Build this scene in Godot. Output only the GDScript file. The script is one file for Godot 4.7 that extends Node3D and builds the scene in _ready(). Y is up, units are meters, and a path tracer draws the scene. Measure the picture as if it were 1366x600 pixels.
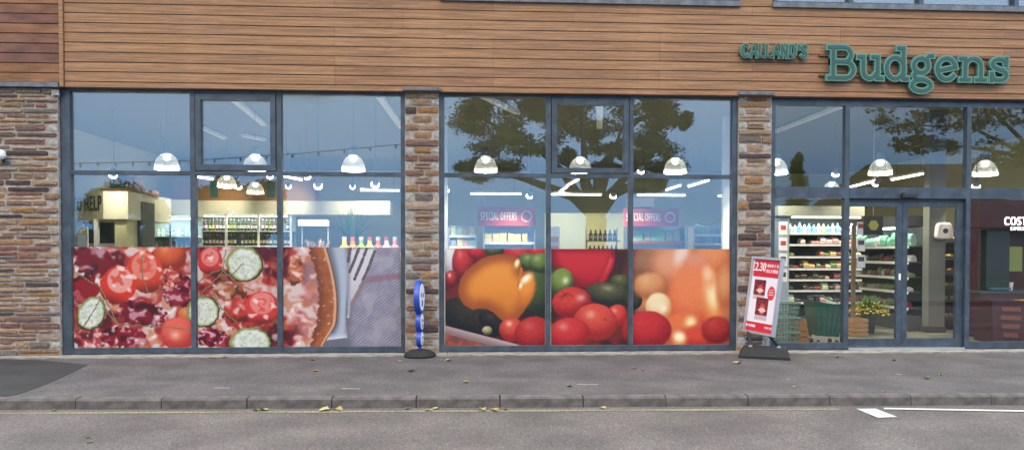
extends Node3D

# ------------------------------------------------------------------ camera (metres, y up, shop front on z = 0)
const YAW := -0.0561848
const PITCH := -0.0201929
const ROLL := 0.0012725
const EYE := Vector3(0, 1.6, 11.5)
const CY := 355.11

var cam_basis: Basis
var taken := {}
var M := {}
var rng := RandomNumberGenerator.new()
var shop: Node3D


# a mesh under construction
class Shape:
	var v := PackedVector3Array()
	var n := PackedVector3Array()
	var t := PackedVector2Array()
	var c := PackedColorArray()
	var col := Color.WHITE

	func tri(a: Vector3, b: Vector3, d: Vector3) -> void:
		var k := (d - a).cross(b - a).normalized()
		smooth(a, b, d, k, k, k)

	func smooth(a: Vector3, b: Vector3, d: Vector3, na: Vector3, nb: Vector3, nd: Vector3) -> void:
		v.append(a); v.append(b); v.append(d)
		n.append(na); n.append(nb); n.append(nd)
		for p: Vector3 in [a, b, d]:
			t.append(Vector2(p.x, -p.y))
			c.append(col)

	func quad(a: Vector3, b: Vector3, d: Vector3, e: Vector3) -> void:
		tri(a, b, d)
		tri(a, d, e)

	func quad_uv(a: Vector3, b: Vector3, d: Vector3, e: Vector3, ua: Vector2, ub: Vector2, ud: Vector2, ue: Vector2) -> void:
		quad(a, b, d, e)
		var k := t.size()
		t[k - 6] = ua; t[k - 5] = ub; t[k - 4] = ud
		t[k - 3] = ua; t[k - 2] = ud; t[k - 1] = ue

	func box(p: Vector3, s: Vector3) -> void:
		var h := s * 0.5
		hexa([p + Vector3(-h.x, -h.y, h.z), p + Vector3(h.x, -h.y, h.z), p + Vector3(h.x, h.y, h.z), p + Vector3(-h.x, h.y, h.z),
			p + Vector3(-h.x, -h.y, -h.z), p + Vector3(h.x, -h.y, -h.z), p + Vector3(h.x, h.y, -h.z), p + Vector3(-h.x, h.y, -h.z)])

	func span(a: Vector3, b: Vector3) -> void:
		box((a + b) * 0.5, (b - a).abs())

	# front: 0 1 2 3 from lower left, round; back: 4 5 6 7
	func hexa(q: Array) -> void:
		quad(q[0], q[3], q[2], q[1])
		quad(q[5], q[6], q[7], q[4])
		quad(q[4], q[7], q[3], q[0])
		quad(q[1], q[2], q[6], q[5])
		quad(q[3], q[7], q[6], q[2])
		quad(q[4], q[0], q[1], q[5])

	func tube(pts: Array, rad: Array, sides := 8) -> void:
		var rings := []
		var nrm := []
		for i in pts.size():
			var d: Vector3 = (pts[mini(i + 1, pts.size() - 1)] - pts[maxi(i - 1, 0)]).normalized()
			var up := Vector3.UP if absf(d.y) < 0.9 else Vector3.RIGHT
			var x := d.cross(up).normalized()
			var y := x.cross(d).normalized()
			var r := []
			var m := []
			for k in sides:
				var a := TAU * k / sides
				var o := x * cos(a) + y * sin(a)
				r.append(pts[i] + o * rad[i])
				m.append(o)
			rings.append(r)
			nrm.append(m)
		for i in pts.size() - 1:
			for k in sides:
				var j := (k + 1) % sides
				smooth(rings[i][k], rings[i + 1][j], rings[i + 1][k], nrm[i][k], nrm[i + 1][j], nrm[i + 1][k])
				smooth(rings[i][k], rings[i][j], rings[i + 1][j], nrm[i][k], nrm[i][j], nrm[i + 1][j])
		for e: int in [0, pts.size() - 1]:
			for k in sides:
				var j := (k + 1) % sides
				if e == 0:
					tri(pts[e], rings[e][j], rings[e][k])
				else:
					tri(pts[e], rings[e][k], rings[e][j])

	# profile of Vector2(radius, height) from the bottom up
	func lathe(p: Vector3, prof: Array, sides := 16) -> void:
		for i in prof.size() - 1:
			var a: Vector2 = prof[i]
			var b: Vector2 = prof[i + 1]
			var s := (b - a).normalized()
			for k in sides:
				var u := TAU * k / sides
				var w := TAU * (k + 1) / sides
				var du := Vector3(cos(u), 0, sin(u))
				var dw := Vector3(cos(w), 0, sin(w))
				var nu := du * s.y - Vector3.UP * s.x
				var nw := dw * s.y - Vector3.UP * s.x
				var a0 := p + du * a.x + Vector3.UP * a.y
				var a1 := p + dw * a.x + Vector3.UP * a.y
				var b0 := p + du * b.x + Vector3.UP * b.y
				var b1 := p + dw * b.x + Vector3.UP * b.y
				if b.x > 0.0001:
					smooth(a0, b1, b0, nu, nw, nu)
				if a.x > 0.0001:
					smooth(a0, a1, b1, nu, nw, nw)

	# a flat band of stroke width along 2-D points, from depth z0 to z1
	func ribbon(pts: Array, half: float, z0: float, z1: float, closed := false) -> void:
		var l := []
		var r := []
		var cnt := pts.size()
		for i in cnt:
			var p: Vector2 = pts[i]
			var a: Vector2 = pts[(i - 1 + cnt) % cnt] if closed else pts[maxi(i - 1, 0)]
			var b: Vector2 = pts[(i + 1) % cnt] if closed else pts[mini(i + 1, cnt - 1)]
			var d := (b - a).normalized()
			var o := Vector2(-d.y, d.x) * half
			if not closed and i == 0:
				p -= d * half
			if not closed and i == cnt - 1:
				p += d * half
			l.append(p + o)
			r.append(p - o)
		var f := func(q: Vector2, z: float) -> Vector3: return Vector3(q.x, q.y, z)
		for i in (cnt if closed else cnt - 1):
			var j := (i + 1) % cnt
			quad(f.call(r[i], z1), f.call(l[i], z1), f.call(l[j], z1), f.call(r[j], z1))
			quad(f.call(l[i], z1), f.call(l[i], z0), f.call(l[j], z0), f.call(l[j], z1))
			quad(f.call(r[j], z1), f.call(r[j], z0), f.call(r[i], z0), f.call(r[i], z1))
		if not closed:
			var e := cnt - 1
			quad(f.call(r[0], z0), f.call(l[0], z0), f.call(l[0], z1), f.call(r[0], z1))
			quad(f.call(r[e], z1), f.call(l[e], z1), f.call(l[e], z0), f.call(r[e], z0))

	func mesh() -> ArrayMesh:
		var a := []
		a.resize(Mesh.ARRAY_MAX)
		a[Mesh.ARRAY_VERTEX] = v
		a[Mesh.ARRAY_NORMAL] = n
		a[Mesh.ARRAY_TEX_UV] = t
		a[Mesh.ARRAY_COLOR] = c
		var m := ArrayMesh.new()
		m.add_surface_from_arrays(Mesh.PRIMITIVE_TRIANGLES, a)
		return m


# a printed picture, painted in the units of the print
class Print:
	var im: Image
	var k: float
	var o: Vector2
	var ns := FastNoiseLite.new()
	var w: int
	var h: int

	func _init(x0: float, y0: float, x1: float, y1: float, scale: float, sd: int) -> void:
		o = Vector2(x0, y0)
		k = scale
		w = int((x1 - x0) * k)
		h = int((y1 - y0) * k)
		im = Image.create(w, h, false, Image.FORMAT_RGB8)
		ns.seed = sd
		ns.noise_type = FastNoiseLite.TYPE_SIMPLEX
		ns.fractal_octaves = 2
		ns.frequency = 1.0

	func fbm(x: float, y: float, f: float) -> float:
		return ns.get_noise_2d(x * f, y * f)

	static func rgb(r: float, g: float, b: float) -> Color:
		return Color(r / 255.0, g / 255.0, b / 255.0)

	# paint(dx, dy in radii, x, y) -> colour with alpha
	func area(cx: float, cy: float, rx: float, ry: float, ang: float, paint: Callable, reach := 1.15) -> void:
		var m := maxf(rx, ry) * reach
		var ca := cos(ang)
		var sa := sin(ang)
		for j in range(maxi(0, int((cy - m - o.y) * k)), mini(h, int((cy + m - o.y) * k) + 1)):
			for i in range(maxi(0, int((cx - m - o.x) * k)), mini(w, int((cx + m - o.x) * k) + 1)):
				var x := i / k + o.x
				var y := j / k + o.y
				var dx := ((x - cx) * ca + (y - cy) * sa) / rx
				var dy := (-(x - cx) * sa + (y - cy) * ca) / ry
				if dx * dx + dy * dy > reach * reach:
					continue
				var q: Color = paint.call(dx, dy, x, y)
				if q.a > 0.003:
					var b := im.get_pixel(i, j).lerp(q, q.a)
					im.set_pixel(i, j, b)

	# a round fruit in the printed photograph
	func fruit(cx: float, cy: float, rx: float, ry: float, ang: float, base: Color, dark: Color, gleam := 0.5, soft := 0.06, gx := -0.3, gy := -0.45) -> void:
		area(cx, cy, rx, ry, ang, func(dx: float, dy: float, x: float, y: float) -> Color:
			var wob := 1.0 + 0.02 * fbm(x, y, 0.04)
			var r := sqrt(dx * dx + dy * dy) * wob
			var al := 1.0 - smoothstep(1.0 - soft, 1.0 + soft, r)
			if al <= 0.0:
				return Color(0, 0, 0, 0)
			var lit := clampf(0.62 - 0.55 * (dy * 0.8 + dx * 0.25) - 0.45 * r * r, 0, 1)
			var q := dark.lerp(base, smoothstep(0.0, 0.75, lit))
			q = q.lightened(clampf(0.06 * fbm(x, y, 0.12), 0, 1))
			var g := exp(-((dx - gx) * (dx - gx) + (dy - gy) * (dy - gy)) / (0.05 + soft * 0.25))
			q = q.lerp(Color(1, 0.96, 0.86), clampf(g * gleam, 0, 1))
			q.a = al
			return q, 1.1 + soft)

	# glossy mottled topping: two colours broken up by noise
	func mottle(cx: float, cy: float, rx: float, ry: float, ang: float, a: Color, b: Color, thr: float, f := 0.1, soft := 0.12) -> void:
		area(cx, cy, rx, ry, ang, func(dx: float, dy: float, x: float, y: float) -> Color:
			var r := sqrt(dx * dx + dy * dy) + 0.18 * fbm(x + 90, y, 0.08)
			var al := 1.0 - smoothstep(1.0 - soft, 1.0, r)
			var s := fbm(x + 6.0 * fbm(y, x, 0.04), y + 40, f * 0.26) + 0.15 * fbm(x, y, f * 0.7)
			var q := a.lerp(b, smoothstep(thr, thr + 0.45, s) * 0.8)
			q = q.lerp(a.darkened(0.55), clampf(smoothstep(-0.1, -0.5, s) * 0.8, 0, 1))
			q = q.lerp(a.darkened(0.6), smoothstep(0.75, 1.0, r) * 0.6 * clampf(0.4 + dy, 0, 1))
			q = q.lerp(Color(1, 0.96, 0.95), smoothstep(0.3, 0.85, fbm(x + 200, y * 1.2 + 30, f * 0.36)) * 0.6)
			q.a = al
			return q)

	func slice_of(cx: float, cy: float, rx: float, ry: float, ang: float) -> void:
		area(cx, cy, rx, ry, ang, func(dx: float, dy: float, x: float, y: float) -> Color:
			var r := sqrt(dx * dx + dy * dy) + 0.05 * fbm(x, y, 0.07)
			var q := rgb(224, 226, 218).lerp(rgb(190, 198, 176), clampf(0.5 + fbm(x, y, 0.05), 0, 1) * 0.6)
			q = q.lerp(rgb(118, 128, 92), smoothstep(0.45, 0.7, fbm(x + 50, y, 0.14)) * 0.5)
			q = q.lerp(rgb(150, 160, 95), smoothstep(0.78, 0.9, r))
			var seed := exp(-pow((r - 0.45) / 0.12, 2.0)) * (0.5 + 0.5 * sin(atan2(dy, dx) * 9.0))
			q = q.lerp(rgb(170, 178, 140), clampf(seed, 0, 1) * 0.45)
			q = q.lerp(rgb(38, 46, 30), smoothstep(0.9, 0.97, r) * clampf(0.75 + 0.9 * (dx + dy) * 0.7, 0.15, 1))
			q.a = 1.0 - smoothstep(0.99, 1.05, r)
			return q)

	# halved tomato: rim, flesh and seed chambers
	func tomato(cx: float, cy: float, rx: float, ry: float, ang: float, rim: Color, flesh: Color, rings := 0.0) -> void:
		area(cx, cy, rx, ry, ang, func(dx: float, dy: float, x: float, y: float) -> Color:
			var r := sqrt(dx * dx + dy * dy) + 0.06 * fbm(x, y, 0.06)
			var fy := dy + 0.28
			var rf := sqrt(dx * dx * 1.25 + fy * fy * 1.5)
			var q := rim.lerp(rim.darkened(0.45), smoothstep(0.35, 1.0, dy))
			q = q.lerp(flesh, 1.0 - smoothstep(0.72, 0.86, rf))
			var s := fbm(x, y, 0.035)
			if rings > 0.0:
				s = 0.5 * sin(rf * rings + 3.0 * fbm(x, y, 0.05) + atan2(fy, dx))
			q = q.lerp(rim.lightened(0.05), (1.0 - smoothstep(0.5, 0.74, rf)) * smoothstep(0.1, 0.4, s) * 0.75)
			q = q.lerp(Color(1, 0.93, 0.9), smoothstep(0.35, 0.75, fbm(x + 20, y * 1.3 + 77, 0.034)) * 0.7)
			q.a = 1.0 - smoothstep(0.95, 1.03, r)
			return q)

	# a smooth body inside an outline, rounded towards its edge
	func body(poly: PackedVector2Array, base: Color, dark: Color, pale: Color, round_: float) -> void:
		var lo := poly[0]
		var hi := poly[0]
		for q in poly:
			lo = lo.min(q)
			hi = hi.max(q)
		for j in range(maxi(0, int((lo.y - 2 - o.y) * k)), mini(h, int((hi.y + 2 - o.y) * k) + 1)):
			for i in range(maxi(0, int((lo.x - 2 - o.x) * k)), mini(w, int((hi.x + 2 - o.x) * k) + 1)):
				var p := Vector2(i / k + o.x, j / k + o.y)
				var d := 1e9
				for e in poly.size():
					d = minf(d, p.distance_to(Geometry2D.get_closest_point_to_segment(p, poly[e], poly[(e + 1) % poly.size()])))
				if not Geometry2D.is_point_in_polygon(p, poly):
					d = -d
				var al := smoothstep(-1.0, 1.0, d)
				if al <= 0.0:
					continue
				var u := (p - lo) / (hi - lo)
				var edge := clampf(d / round_, 0, 1)
				var q := dark.lerp(base, smoothstep(0.0, 1.0, edge) * clampf(1.25 - u.y * 0.6, 0, 1))
				q = q.lerp(pale, smoothstep(0.3, 1.0, edge) * clampf(0.9 - 1.1 * u.y - 0.25 * absf(u.x - 0.45), 0, 1))
				im.set_pixel(i, j, im.get_pixel(i, j).lerp(q, al))

	func line(pts: Array, wd: float, q: Color, q2: Color, wob := 2.5) -> void:
		for s in pts.size() - 1:
			var a: Vector2 = pts[s]
			var b: Vector2 = pts[s + 1]
			var steps := int(a.distance_to(b) * k * 1.2) + 2
			for i in steps:
				var p := a.lerp(b, float(i) / steps)
				p += Vector2(fbm(p.x, p.y, 0.05), fbm(p.y, p.x, 0.05)) * wob
				var rr := wd * (0.8 + 0.4 * fbm(p.x, p.y, 0.3))
				for j in range(int((p.y - rr - o.y) * k), int((p.y + rr - o.y) * k) + 1):
					for e in range(int((p.x - rr - o.x) * k), int((p.x + rr - o.x) * k) + 1):
						if e >= 0 and j >= 0 and e < w and j < h:
							var u := Vector2(e / k + o.x, j / k + o.y).distance_to(p) / rr
							if u < 1.0:
								im.set_pixel(e, j, im.get_pixel(e, j).lerp(q if u < 0.55 else q2, 0.8 if u < 0.8 else 0.4))

	func every(paint: Callable) -> void:
		for j in h:
			for i in w:
				var x := i / k + o.x
				var y := j / k + o.y
				var q: Color = paint.call(x, y)
				if q.a > 0.003:
					im.set_pixel(i, j, im.get_pixel(i, j).lerp(q, q.a))

	func texture() -> ImageTexture:
		return ImageTexture.create_from_image(im)


# ------------------------------------------------------------------ pixel of the photograph -> point
func ray(px: float, py: float) -> Vector3:
	return cam_basis * Vector3((px - 683.0) / 1000.0, -(py - CY) / 1000.0, -1.0)

func P(px: float, py: float, z := 0.0) -> Vector3:      # on the upright plane at depth z
	var d := ray(px, py)
	return EYE + d * ((z - EYE.z) / d.z)

func G(px: float, py: float, y := 0.0) -> Vector3:      # on the level plane at height y
	var d := ray(px, py)
	return EYE + d * ((y - EYE.y) / d.y)

func across_road(px: float, py: float, z: float) -> Vector3:  # a thing standing across the road at +z, on the sight line that the window glass sends back
	var p := P(px, py, -z)
	return Vector3(p.x, p.y, z)


# ------------------------------------------------------------------ nodes
func numbered(called: String) -> String:
	var k: int = taken.get(called, 0)
	taken[called] = k + 1
	return called if k == 0 else "%s_%03d" % [called, k]

func tag(o: Node3D, label: String, category: String, group := "") -> Node3D:
	o.set_meta("label", label)
	o.set_meta("category", category)
	if group:
		o.set_meta("group", group)
	return o

func thing(called: String, label: String, category: String, group := "", at := Vector3.ZERO) -> Node3D:
	var o := Node3D.new()
	o.name = numbered(called)
	o.position = at
	add_child(o)
	return tag(o, label, category, group)

func group_node(called: String, parent: Node) -> Node3D:
	var o := Node3D.new()
	o.name = called
	parent.add_child(o, true)
	return o

func put(called: String, m: Mesh, material: Material, parent: Node = self, at := Vector3.ZERO) -> MeshInstance3D:
	var o := MeshInstance3D.new()
	o.name = numbered(called) if parent == self else called
	o.mesh = m
	o.material_override = material
	o.position = at
	parent.add_child(o, true)
	return o

func part_box(called: String, a: Vector3, b: Vector3, material: Material, parent: Node) -> MeshInstance3D:
	var s := Shape.new()
	s.span(a, b)
	return put(called, s.mesh(), material, parent)

func setting(called: String, m: Mesh, material: Material) -> MeshInstance3D:
	var o := put(called, m, material)
	o.set_meta("kind", "structure")
	return o

func copy_of(o: Node3D, at: Vector3) -> Node3D:
	var base := String(o.name).split("_0")[0]
	var r: Node3D = o.duplicate()
	r.name = numbered(base)
	r.position = at
	add_child(r)
	return r


# ------------------------------------------------------------------ materials; colours are linear base colours
func lin(r: float, g: float, b: float) -> Color:
	return Color(r, g, b).linear_to_srgb()

func mat(c: Color, rough := 0.7, metal := 0.0) -> StandardMaterial3D:
	var m := StandardMaterial3D.new()
	m.albedo_color = c.linear_to_srgb()
	m.roughness = rough
	m.metallic = metal
	return m

func noise_tex(freq: float, lo: float, hi: float, sd: int, octaves := 4, size := 512, kind := FastNoiseLite.TYPE_SIMPLEX) -> NoiseTexture2D:
	var f := FastNoiseLite.new()
	f.seed = sd
	f.frequency = freq
	f.noise_type = kind
	f.fractal_octaves = octaves
	var t := NoiseTexture2D.new()
	t.width = size
	t.height = size
	t.seamless = true
	t.noise = f
	var g := Gradient.new()
	g.set_color(0, Color(lo, lo, lo))
	g.set_color(1, Color(hi, hi, hi))
	t.color_ramp = g
	return t

func grained(m: StandardMaterial3D, t: Texture2D, scale: Vector3, t2: Texture2D = null, scale2 := Vector3.ONE) -> StandardMaterial3D:
	m.albedo_texture = t
	m.uv1_triplanar = true
	m.uv1_world_triplanar = true
	m.uv1_scale = scale
	if t2:
		m.detail_enabled = true
		m.detail_albedo = t2
		m.detail_blend_mode = BaseMaterial3D.BLEND_MODE_MUL
		m.detail_uv_layer = BaseMaterial3D.DETAIL_UV_2
		m.uv2_triplanar = true
		m.uv2_world_triplanar = true
		m.uv2_scale = scale2
	return m

func glow(c: Color, e: float) -> StandardMaterial3D:
	var m := mat(Color(0.8, 0.8, 0.8), 0.5)
	m.emission_enabled = true
	m.emission = c
	m.emission_energy_multiplier = e
	return m

func vertex_mat(rough: float) -> StandardMaterial3D:
	var m := StandardMaterial3D.new()
	m.vertex_color_use_as_albedo = true
	m.roughness = rough
	return m


func aggregate(sd: int) -> ImageTexture:
	# chips of stone in the tarmac
	var r := RandomNumberGenerator.new()
	r.seed = sd
	var im := Image.create(512, 512, false, Image.FORMAT_RGB8)
	im.fill(Color(0.72, 0.72, 0.72))
	for i in 26000:
		var x := r.randi_range(0, 509)
		var y := r.randi_range(0, 509)
		var g := r.randf_range(0.45, 1.0)
		var q := Color(g, g * r.randf_range(0.95, 1.0), g * r.randf_range(0.93, 1.02))
		im.fill_rect(Rect2i(x, y, r.randi_range(1, 4), r.randi_range(1, 3)), q)
	return ImageTexture.create_from_image(im)


func make_materials() -> void:
	var fine := noise_tex(0.09, 0.72, 1.0, 3, 3)
	var blotch := noise_tex(0.012, 0.7, 1.0, 5, 4)
	var wide := noise_tex(0.008, 0.78, 1.0, 8, 3)
	var grain := noise_tex(0.05, 0.8, 1.0, 11, 5)
	var rough_bump := noise_tex(0.05, 0.0, 1.0, 13, 5)
	M.blotch = blotch
	M.fine = fine
	var agg := aggregate(4)
	M.pavement = grained(mat(Color(0.214, 0.196, 0.2), 0.92), agg, Vector3.ONE * 0.55, wide, Vector3.ONE * 0.23)
	M.patch = grained(mat(Color(0.068, 0.066, 0.07), 0.85), agg, Vector3.ONE * 0.6, wide, Vector3.ONE * 0.31)
	M.road = grained(mat(Color(0.25, 0.222, 0.208), 0.92), agg, Vector3.ONE * 0.47, wide, Vector3.ONE * 0.17)
	for k: String in ["pavement", "road", "patch"]:
		M[k].heightmap_enabled = true
		M[k].heightmap_texture = agg
		M[k].heightmap_scale = 0.4
	M.kerb = grained(mat(Color(0.19, 0.168, 0.16), 0.9), fine, Vector3.ONE * 1.3, blotch, Vector3.ONE * 0.8)
	M.strip = grained(mat(Color(0.5, 0.475, 0.44), 0.9), fine, Vector3.ONE * 1.1, blotch, Vector3.ONE * 0.6)
	M.yellow = grained(mat(Color(0.38, 0.325, 0.2), 0.85), noise_tex(0.04, 0.5, 1.0, 21, 5), Vector3.ONE * 1.2)
	M.white_paint = grained(mat(Color(0.62, 0.61, 0.6), 0.8), noise_tex(0.05, 0.75, 1.0, 22, 5), Vector3.ONE * 1.2)
	M.worn_paint = grained(mat(Color(0.42, 0.4, 0.4), 0.85), noise_tex(0.05, 0.6, 1.0, 23, 5), Vector3.ONE * 1.4)
	M.grey = grained(mat(Color(0.06, 0.085, 0.118), 0.42), blotch, Vector3.ONE * 0.5)
	M.grey_dark = mat(Color(0.055, 0.062, 0.075), 0.5)
	M.flashing = grained(mat(Color(0.16, 0.175, 0.2), 0.45), blotch, Vector3.ONE * 0.7)
	M.backing = mat(Color(0.2, 0.1, 0.055), 0.95)
	M.mortar = grained(mat(Color(0.62, 0.53, 0.465), 0.95), fine, Vector3.ONE * 2.0, blotch, Vector3.ONE)
	# boards: several tones of weathered cedar
	var woods := []
	for q: Color in [Color(0.42, 0.222, 0.118), Color(0.40, 0.208, 0.112), Color(0.445, 0.24, 0.13), Color(0.385, 0.2, 0.108), Color(0.43, 0.228, 0.12), Color(0.37, 0.195, 0.11)]:
		var m := grained(mat(Color(q.r * 1.14, q.g * 1.13, q.b * 1.04), 0.72), grain, Vector3(0.16, 3.2, 3.2), blotch, Vector3(0.1, 4.0, 4.0))
		woods.append(m)
	M.woods = woods
	var dark := []
	for q: Color in [Color(0.30, 0.13, 0.068), Color(0.24, 0.1, 0.068), Color(0.36, 0.155, 0.062), Color(0.27, 0.115, 0.07), Color(0.33, 0.14, 0.06)]:
		dark.append(grained(mat(q, 0.72), grain, Vector3(0.2, 3.2, 3.2), blotch, Vector3(0.25, 0.8, 0.8)))
	M.dark_woods = dark
	var stones := []
	for q: Color in [Color(0.36, 0.225, 0.15), Color(0.42, 0.25, 0.125), Color(0.27, 0.16, 0.125), Color(0.175, 0.105, 0.09), Color(0.35, 0.17, 0.115), Color(0.44, 0.31, 0.2),
			Color(0.23, 0.195, 0.175), Color(0.3, 0.13, 0.1), Color(0.115, 0.078, 0.075), Color(0.42, 0.225, 0.085), Color(0.46, 0.36, 0.28), Color(0.39, 0.25, 0.2)]:
		var m := grained(mat(Color(q.r * 1.55, q.g * 1.5, q.b * 1.42), 0.9), fine, Vector3(1.6, 3.2, 1.6), noise_tex(0.03, 0.6, 1.0, 31, 5) if stones.is_empty() else stones[0].detail_albedo, Vector3(1.4, 2.6, 1.4))
		m.heightmap_enabled = true
		m.heightmap_texture = rough_bump
		m.heightmap_scale = 1.2
		stones.append(m)
	M.stones = stones
	M.quoin = grained(mat(Color(0.6, 0.58, 0.53), 0.92), fine, Vector3.ONE * 2.2, blotch, Vector3.ONE * 1.7)
	# glazing
	var gl := StandardMaterial3D.new()
	gl.transparency = BaseMaterial3D.TRANSPARENCY_ALPHA
	gl.albedo_color = Color(0.6, 0.7, 0.7, 0.003)
	gl.roughness = 0.0
	gl.metallic = 0.0
	M.glass = gl
	var g2: StandardMaterial3D = gl.duplicate()
	g2.albedo_color = Color(0.6, 0.7, 0.8, 0.005)
	M.glass_coated = g2
	M.white = mat(Color(0.78, 0.78, 0.76), 0.5)
	M.fridge_in = mat(Color(0.22, 0.27, 0.25), 0.6)
	M.cream = mat(Color(0.72, 0.7, 0.58), 0.7)
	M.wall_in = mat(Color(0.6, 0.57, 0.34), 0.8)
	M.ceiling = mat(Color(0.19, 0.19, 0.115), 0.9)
	M.floor_in = grained(mat(Color(0.25, 0.25, 0.215), 0.35), blotch, Vector3.ONE * 0.4)
	M.steel = mat(Color(0.5, 0.52, 0.54), 0.35, 0.6)
	M.shelf = mat(Color(0.74, 0.76, 0.74), 0.45)
	M.shelf_dark = mat(Color(0.05, 0.055, 0.055), 0.6)
	M.black = mat(Color(0.018, 0.019, 0.022), 0.6)
	M.rubber = grained(mat(Color(0.018, 0.019, 0.021), 0.8), blotch, Vector3.ONE * 1.5)
	M.red = mat(Color(0.42, 0.045, 0.045), 0.5)
	M.maroon = mat(Color(0.045, 0.006, 0.011), 0.35)
	M.green_basket = mat(Color(0.012, 0.085, 0.062), 0.45)
	M.crate = grained(mat(Color(0.42, 0.24, 0.1), 0.8), grain, Vector3(3.0, 8.0, 3.0))
	M.wood_in = grained(mat(Color(0.4, 0.2, 0.075), 0.6), grain, Vector3(0.3, 3.0, 3.0))
	M.product = vertex_mat(0.45)
	M.leafy = vertex_mat(0.75)
	M.blue = mat(Color(0.018, 0.07, 0.4), 0.4)
	M.bulb = glow(Color(1.0, 0.97, 0.88), 9.0)
	M.tube_glow = glow(Color(0.96, 1.0, 0.97), 7.0)
	var ac := StandardMaterial3D.new()
	ac.transparency = BaseMaterial3D.TRANSPARENCY_ALPHA
	ac.albedo_color = Color(0.95, 0.97, 0.97, 0.42)
	ac.roughness = 0.3
	M.acrylic = ac
	M.sign_rim = mat(Color(0.082, 0.215, 0.172), 0.5)
	M.sign_face = mat(Color(0.012, 0.072, 0.053), 0.5)
	var bark := grained(mat(Color(0.16, 0.11, 0.08), 0.95), fine, Vector3(1.5, 0.5, 1.5))
	M.bark = bark
	M.house_wall = grained(mat(Color(0.3, 0.25, 0.2), 0.9), fine, Vector3.ONE * 0.7)
	M.roof = grained(mat(Color(0.16, 0.095, 0.06), 0.9), fine, Vector3.ONE * 0.6, blotch, Vector3.ONE * 0.2)
	M.verge = grained(mat(Color(0.07, 0.1, 0.035), 0.95), fine, Vector3.ONE * 0.8, blotch, Vector3.ONE * 0.1)


func _ready() -> void:
	rng.seed = 77
	cam_basis = Basis(Vector3.UP, YAW) * Basis(Vector3.RIGHT, PITCH) * Basis(Vector3.BACK, ROLL)
	var cam := Camera3D.new()
	cam.name = "camera"
	cam.projection = Camera3D.PROJECTION_FRUSTUM
	cam.near = 0.1
	cam.far = 400.0
	cam.size = 0.1 * 600.0 / 1000.0
	cam.frustum_offset = Vector2(0, 0.1 * (CY - 300.0) / 1000.0)
	cam.transform = Transform3D(cam_basis, EYE)
	cam.current = true
	add_child(cam)
	# overcast evening sky: blue-grey low down, paler overhead
	var sky_mat := ProceduralSkyMaterial.new()
	sky_mat.sky_top_color = Color(0.96, 0.975, 0.98)
	sky_mat.sky_horizon_color = Color(0.335, 0.55, 0.745)
	sky_mat.sky_curve = 0.55
	sky_mat.sky_energy_multiplier = 1.74
	sky_mat.ground_bottom_color = Color(0.4, 0.39, 0.38)
	sky_mat.ground_horizon_color = Color(0.5, 0.52, 0.55)
	sky_mat.sun_angle_max = 1.0
	var sky := Sky.new()
	sky.sky_material = sky_mat
	var env := Environment.new()
	env.background_mode = Environment.BG_SKY
	env.sky = sky
	env.tonemap_mode = Environment.TONE_MAPPER_LINEAR
	env.tonemap_exposure = 1.35
	env.sdfgi_enabled = true
	env.ssao_enabled = true
	env.ssil_enabled = true
	var we := WorldEnvironment.new()
	we.name = "world"
	we.environment = env
	add_child(we)
	var sun := DirectionalLight3D.new()
	sun.name = "sun"
	sun.light_color = Color(1.0, 0.9, 0.76)
	sun.light_energy = 0.5
	sun.light_angular_distance = 30.0
	sun.shadow_enabled = true
	sun.basis = Basis.looking_at(Vector3(0.35, -1.0, -1.1))
	add_child(sun)

	make_materials()
	make_ground()
	make_building()
	make_inside()
	make_prints()
	make_shop_sign()
	make_street_things()
	make_stock()
	make_behind()
	make_leaves()


# ------------------------------------------------------------------ ground
func kerb_z(x: float) -> float:
	return 3.335 + 0.0272 * (x - 0.46)

func pave_y(x: float, z: float) -> float:
	return 0.03 * clampf(1.0 - z / (kerb_z(x) - 0.12), 0.0, 1.0)

func sheet(pts: Array) -> ArrayMesh:      # a flat polygon seen from above, fanned
	var s := Shape.new()
	for i in range(1, pts.size() - 1):
		var a: Vector3 = pts[0]
		var b: Vector3 = pts[i]
		var d: Vector3 = pts[i + 1]
		if (d - a).cross(b - a).y > 0:
			s.tri(a, b, d)
		else:
			s.tri(a, d, b)
	return s.mesh()

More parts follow.
